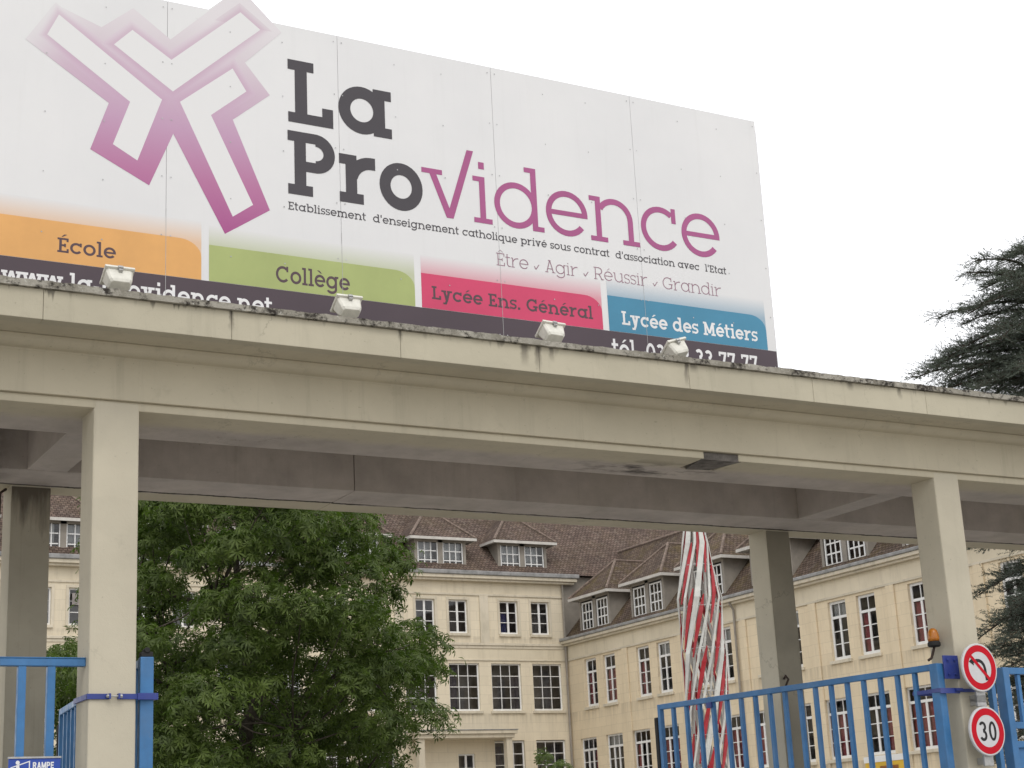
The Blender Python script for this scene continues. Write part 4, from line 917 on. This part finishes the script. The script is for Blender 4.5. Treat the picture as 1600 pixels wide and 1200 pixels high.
def broad_tree(t, H, c, rad_, nclump, per, size, leafm, trunk_r, fork, spread=.75, flat=.55):
    """t at the trunk foot; crown ellipsoid centre c and radii rad_ (local)"""
    c = np.array(c); R_ = np.array(rad_)
    ctr = []; tries = 0
    while len(ctr) < nclump and tries < 60000:
        tries += 1; d = unit(rng.normal(size=3)); f = rng.uniform(.38, 1.0)**.6
        lobes = 1+.13*math.sin(3.1*math.atan2(d[1], d[0])+1.3)+.10*math.sin(5.3*d[2]+2*d[0]*3)
        p = c+d*R_*f*lobes
        if p[2] < fork*.72 or (p[0] > R_[0]*.64 and p[2] > c[2]+.25) or (p[0] > R_[0]*.80 and p[2] < c[2]-2.2) or (p[0] < -R_[0]*.50 and p[2] > c[2]-.25): continue
        if all(np.sum(((p-q)/np.array([1, 1, .75]))**2) > (spread**2) for q in ctr[-400:]): ctr.append(p)
    ctr = np.array(ctr)
    wood = MB(); top = Vector((c[0]*.6, c[1]*.6, c[2]+R_[2]*.55))
    trunk = limb(wood, (0, 0, -.05), top, trunk_r, trunk_r*.18, .10, 10, 12)
    t_obj = wood.build('trunk', M['bark'], t, smooth=True)
    wood = MB(); mains = []
    for i in range(13):
        z = fork+(c[2]+R_[2]*.35-fork)*(i/12); base = min(trunk, key=lambda q: abs(q.z-z)); a = i*2.4; rr = R_*.62
        e = Vector((c[0]+math.cos(a)*rr[0], c[1]+math.sin(a)*rr[1], z+R_[2]*.28+rng.uniform(-.3, .5)))
        mains.append(limb(wood, base, e, trunk_r*.38*(1-.5*i/12), trunk_r*.09, .35, 6, 9))
    nodes = [q for l in mains for q in l[2:]]+trunk[4:]
    NA = np.array([tuple(q) for q in nodes])
    for p in ctr:
        dd = np.linalg.norm(NA-(p-np.array([0, 0, .5])), axis=1); q = NA[np.argmin(dd)]
        limb(wood, q, p, .028, .008, .3, 4, 4)
    wood.build('branches', M['bark'], t, smooth=True)
    P = []; N = []
    for p in ctr:      # each clump is a drooping dome of leaves: lit on top, open and shaded underneath
        out = unit((p-c)/R_); k_ = int(per*rng.uniform(.6, 1.3)); s = spread*rng.uniform(.62, 1.08)
        d = unit(rng.normal(size=(k_, 3))*np.array([1, 1, .8])+np.array([0, 0, .55])+out*.35); rr = s*rng.uniform(.55, 1.0, (k_, 1))**.7
        q = d*rr*np.array([1, 1, flat]); q[:, 2] -= .20*(q[:, 0]**2+q[:, 1]**2)/s; q += rng.normal(0, .06*s, (k_, 3))
        tw = rng.normal(size=(5, 3))*np.array([1, 1, .35]); tw = unit(tw+out*.7)
        for t_ in tw:      # a few shoots reaching out of the dome keep its edge ragged
            m_ = max(2, int(k_*.03)); g = rng.uniform(.7, 1.5, (m_, 1)); P.append(p+t_*g*s*.9+rng.normal(0, .05, (m_, 3))); N.append(unit(np.array([0, 0, .7])+t_*.6+rng.normal(0, .4, (m_, 3))))
        P.append(p+q); N.append(unit(np.array([0, 0, .45])+d*.9+rng.normal(0, .34, (k_, 3))))
    P = np.concatenate(P); N = np.concatenate(N)
    V, F = palm_leaves(P, N, size*rng.uniform(.75, 1.2, len(P)))
    mesh_np('crown', V, F, leafm, t)
ct = thing('chestnut_tree', 'big leafy green chestnut tree filling the courtyard behind the gateway', 'tree', (12.6, 35, 0))
broad_tree(ct, 11, (0, 0, 6.3), (4.6, 4.3, 4.6), 225, 138, .165, M['leaf'], .26, 2.2, spread=.90, flat=.60)
sh = thing('shrub', 'pale green bush below the door canopy', 'shrub', (23.2, 40, 0))
broad_tree(sh, 4, (0, 0, 2.6), (1.1, 1.0, 1.55), 46, 50, .12, M['shrub_leaf'], .07, .8, spread=.36)

def cedar(t, H, trunk_r, prof, nb=70, seed=3):
    """prof: (height, reach) pairs; boughs in flat layers, drooping sprays of needle tufts"""
    r_ = np.random.default_rng(seed); wood = MB(); tr_ = [Vector((.12*math.sin(z*.4), .1*math.cos(z*.5), z)) for z in np.linspace(0, H, 16)]
    wood.tube(tr_, [trunk_r*(1-.93*i/15) for i in range(16)], 10); wood.build('trunk', M['bark'], t, smooth=True)
    wd = MB(); TP = []; TD = []; pz, pr = zip(*prof)
    for i in range(nb):
        z = 2.4+(H-2.9)*(i+.5)/nb; a = i*2.39996+r_.uniform(-.3, .3)
        L = float(np.interp(z, pz, pr))*r_.uniform(.72, 1.05); d = Vector((math.cos(a), math.sin(a), 0)); s = Vector((-d.y, d.x, 0)); up_ = r_.uniform(-.24, .24)+.25*max(0, (z-10)/8)
        sx = r_.uniform(-.08, .08)
        pts = [Vector((0, 0, z))+d*L*q+Vector((0, 0, L*(up_*q+.08*math.sin(q*3)-.12*q*q)))+s*(sx*L*math.sin(q*4+i)) for q in np.linspace(0, 1, 10)]
        wd.tube(pts, [.06*(1-.9*q)+.006 for q in np.linspace(0, 1, 10)], 5)
        nt_ = int(L*15)
        for j in range(nt_):
            q = .18+.82*(j+r_.random())/nt_; k0 = min(8, int(q*9)); p = pts[k0].lerp(pts[k0+1], q*9-k0); sg = 1 if j % 2 else -1
            l2 = (.35+.75*math.sin(math.pi*min(1, .15+q*.85)))*min(L, 5)*.20*r_.uniform(.5, 1.3)
            td = (d*r_.uniform(.35, 1.)+s*sg*r_.uniform(.4, 1.1)+Vector((0, 0, r_.uniform(-.4, .4)))).normalized(); e = p+td*l2-Vector((0, 0, .10*l2))
            wd.tube([p, p.lerp(e, .5)+Vector((0, 0, .04)), e], [.010, .007, .003], 4)
            m_ = max(4, int(l2*12))
            for u_ in range(m_):
                g = (u_+r_.random())/m_; b_ = p.lerp(e, g); sd_ = td.cross(Vector((0, 0, 1)))*(1 if u_ % 2 else -1)
                dd = (td*r_.uniform(.4, 1)+sd_*r_.uniform(.2, 1.1)+Vector((0, 0, r_.uniform(-.25, .45)))).normalized(); l3 = r_.uniform(.14, .36)
                TP.append(tuple(b_)); TD.append(tuple(dd*l3))
    wd.build('branches', M['bark'], t, smooth=True)
    P = np.array(TP); D = np.array(TD); K = 17; Vv = []
    for k_ in range(K):
        g = (k_+.5)/K; b_ = P+D*g; u = unit(D); rnd = unit(np.cross(u, r_.normal(size=u.shape))); nd = unit(u*.6+rnd*.9); Ln = .043*r_.uniform(.6, 1.3, (len(P), 1)); sd_ = unit(np.cross(nd, r_.normal(size=u.shape)))*.0085
        Vv.append(np.stack([b_+sd_, b_-sd_, b_+nd*Ln], 1))
    V = np.concatenate(Vv).reshape(-1, 3); mesh_np('crown', V, np.arange(len(V)).reshape(-1, 3), M['needle'], t)
    print('cedar needles', len(V)//3)
ce = thing('cedar_tree', 'dark cedar with layered needle branches at the right edge', 'tree', (29.0, 25.0, 0))
cedar(ce, 15.0, .36, [(2, 3.0), (6.5, 3.2), (8.2, 2.9), (9.4, 2.2), (10.2, 2.7), (10.8, 3.5), (11.3, 4.1), (12.0, 3.9), (12.7, 3.3), (13.3, 2.7), (14.1, 1.7), (15, .6)], 330)
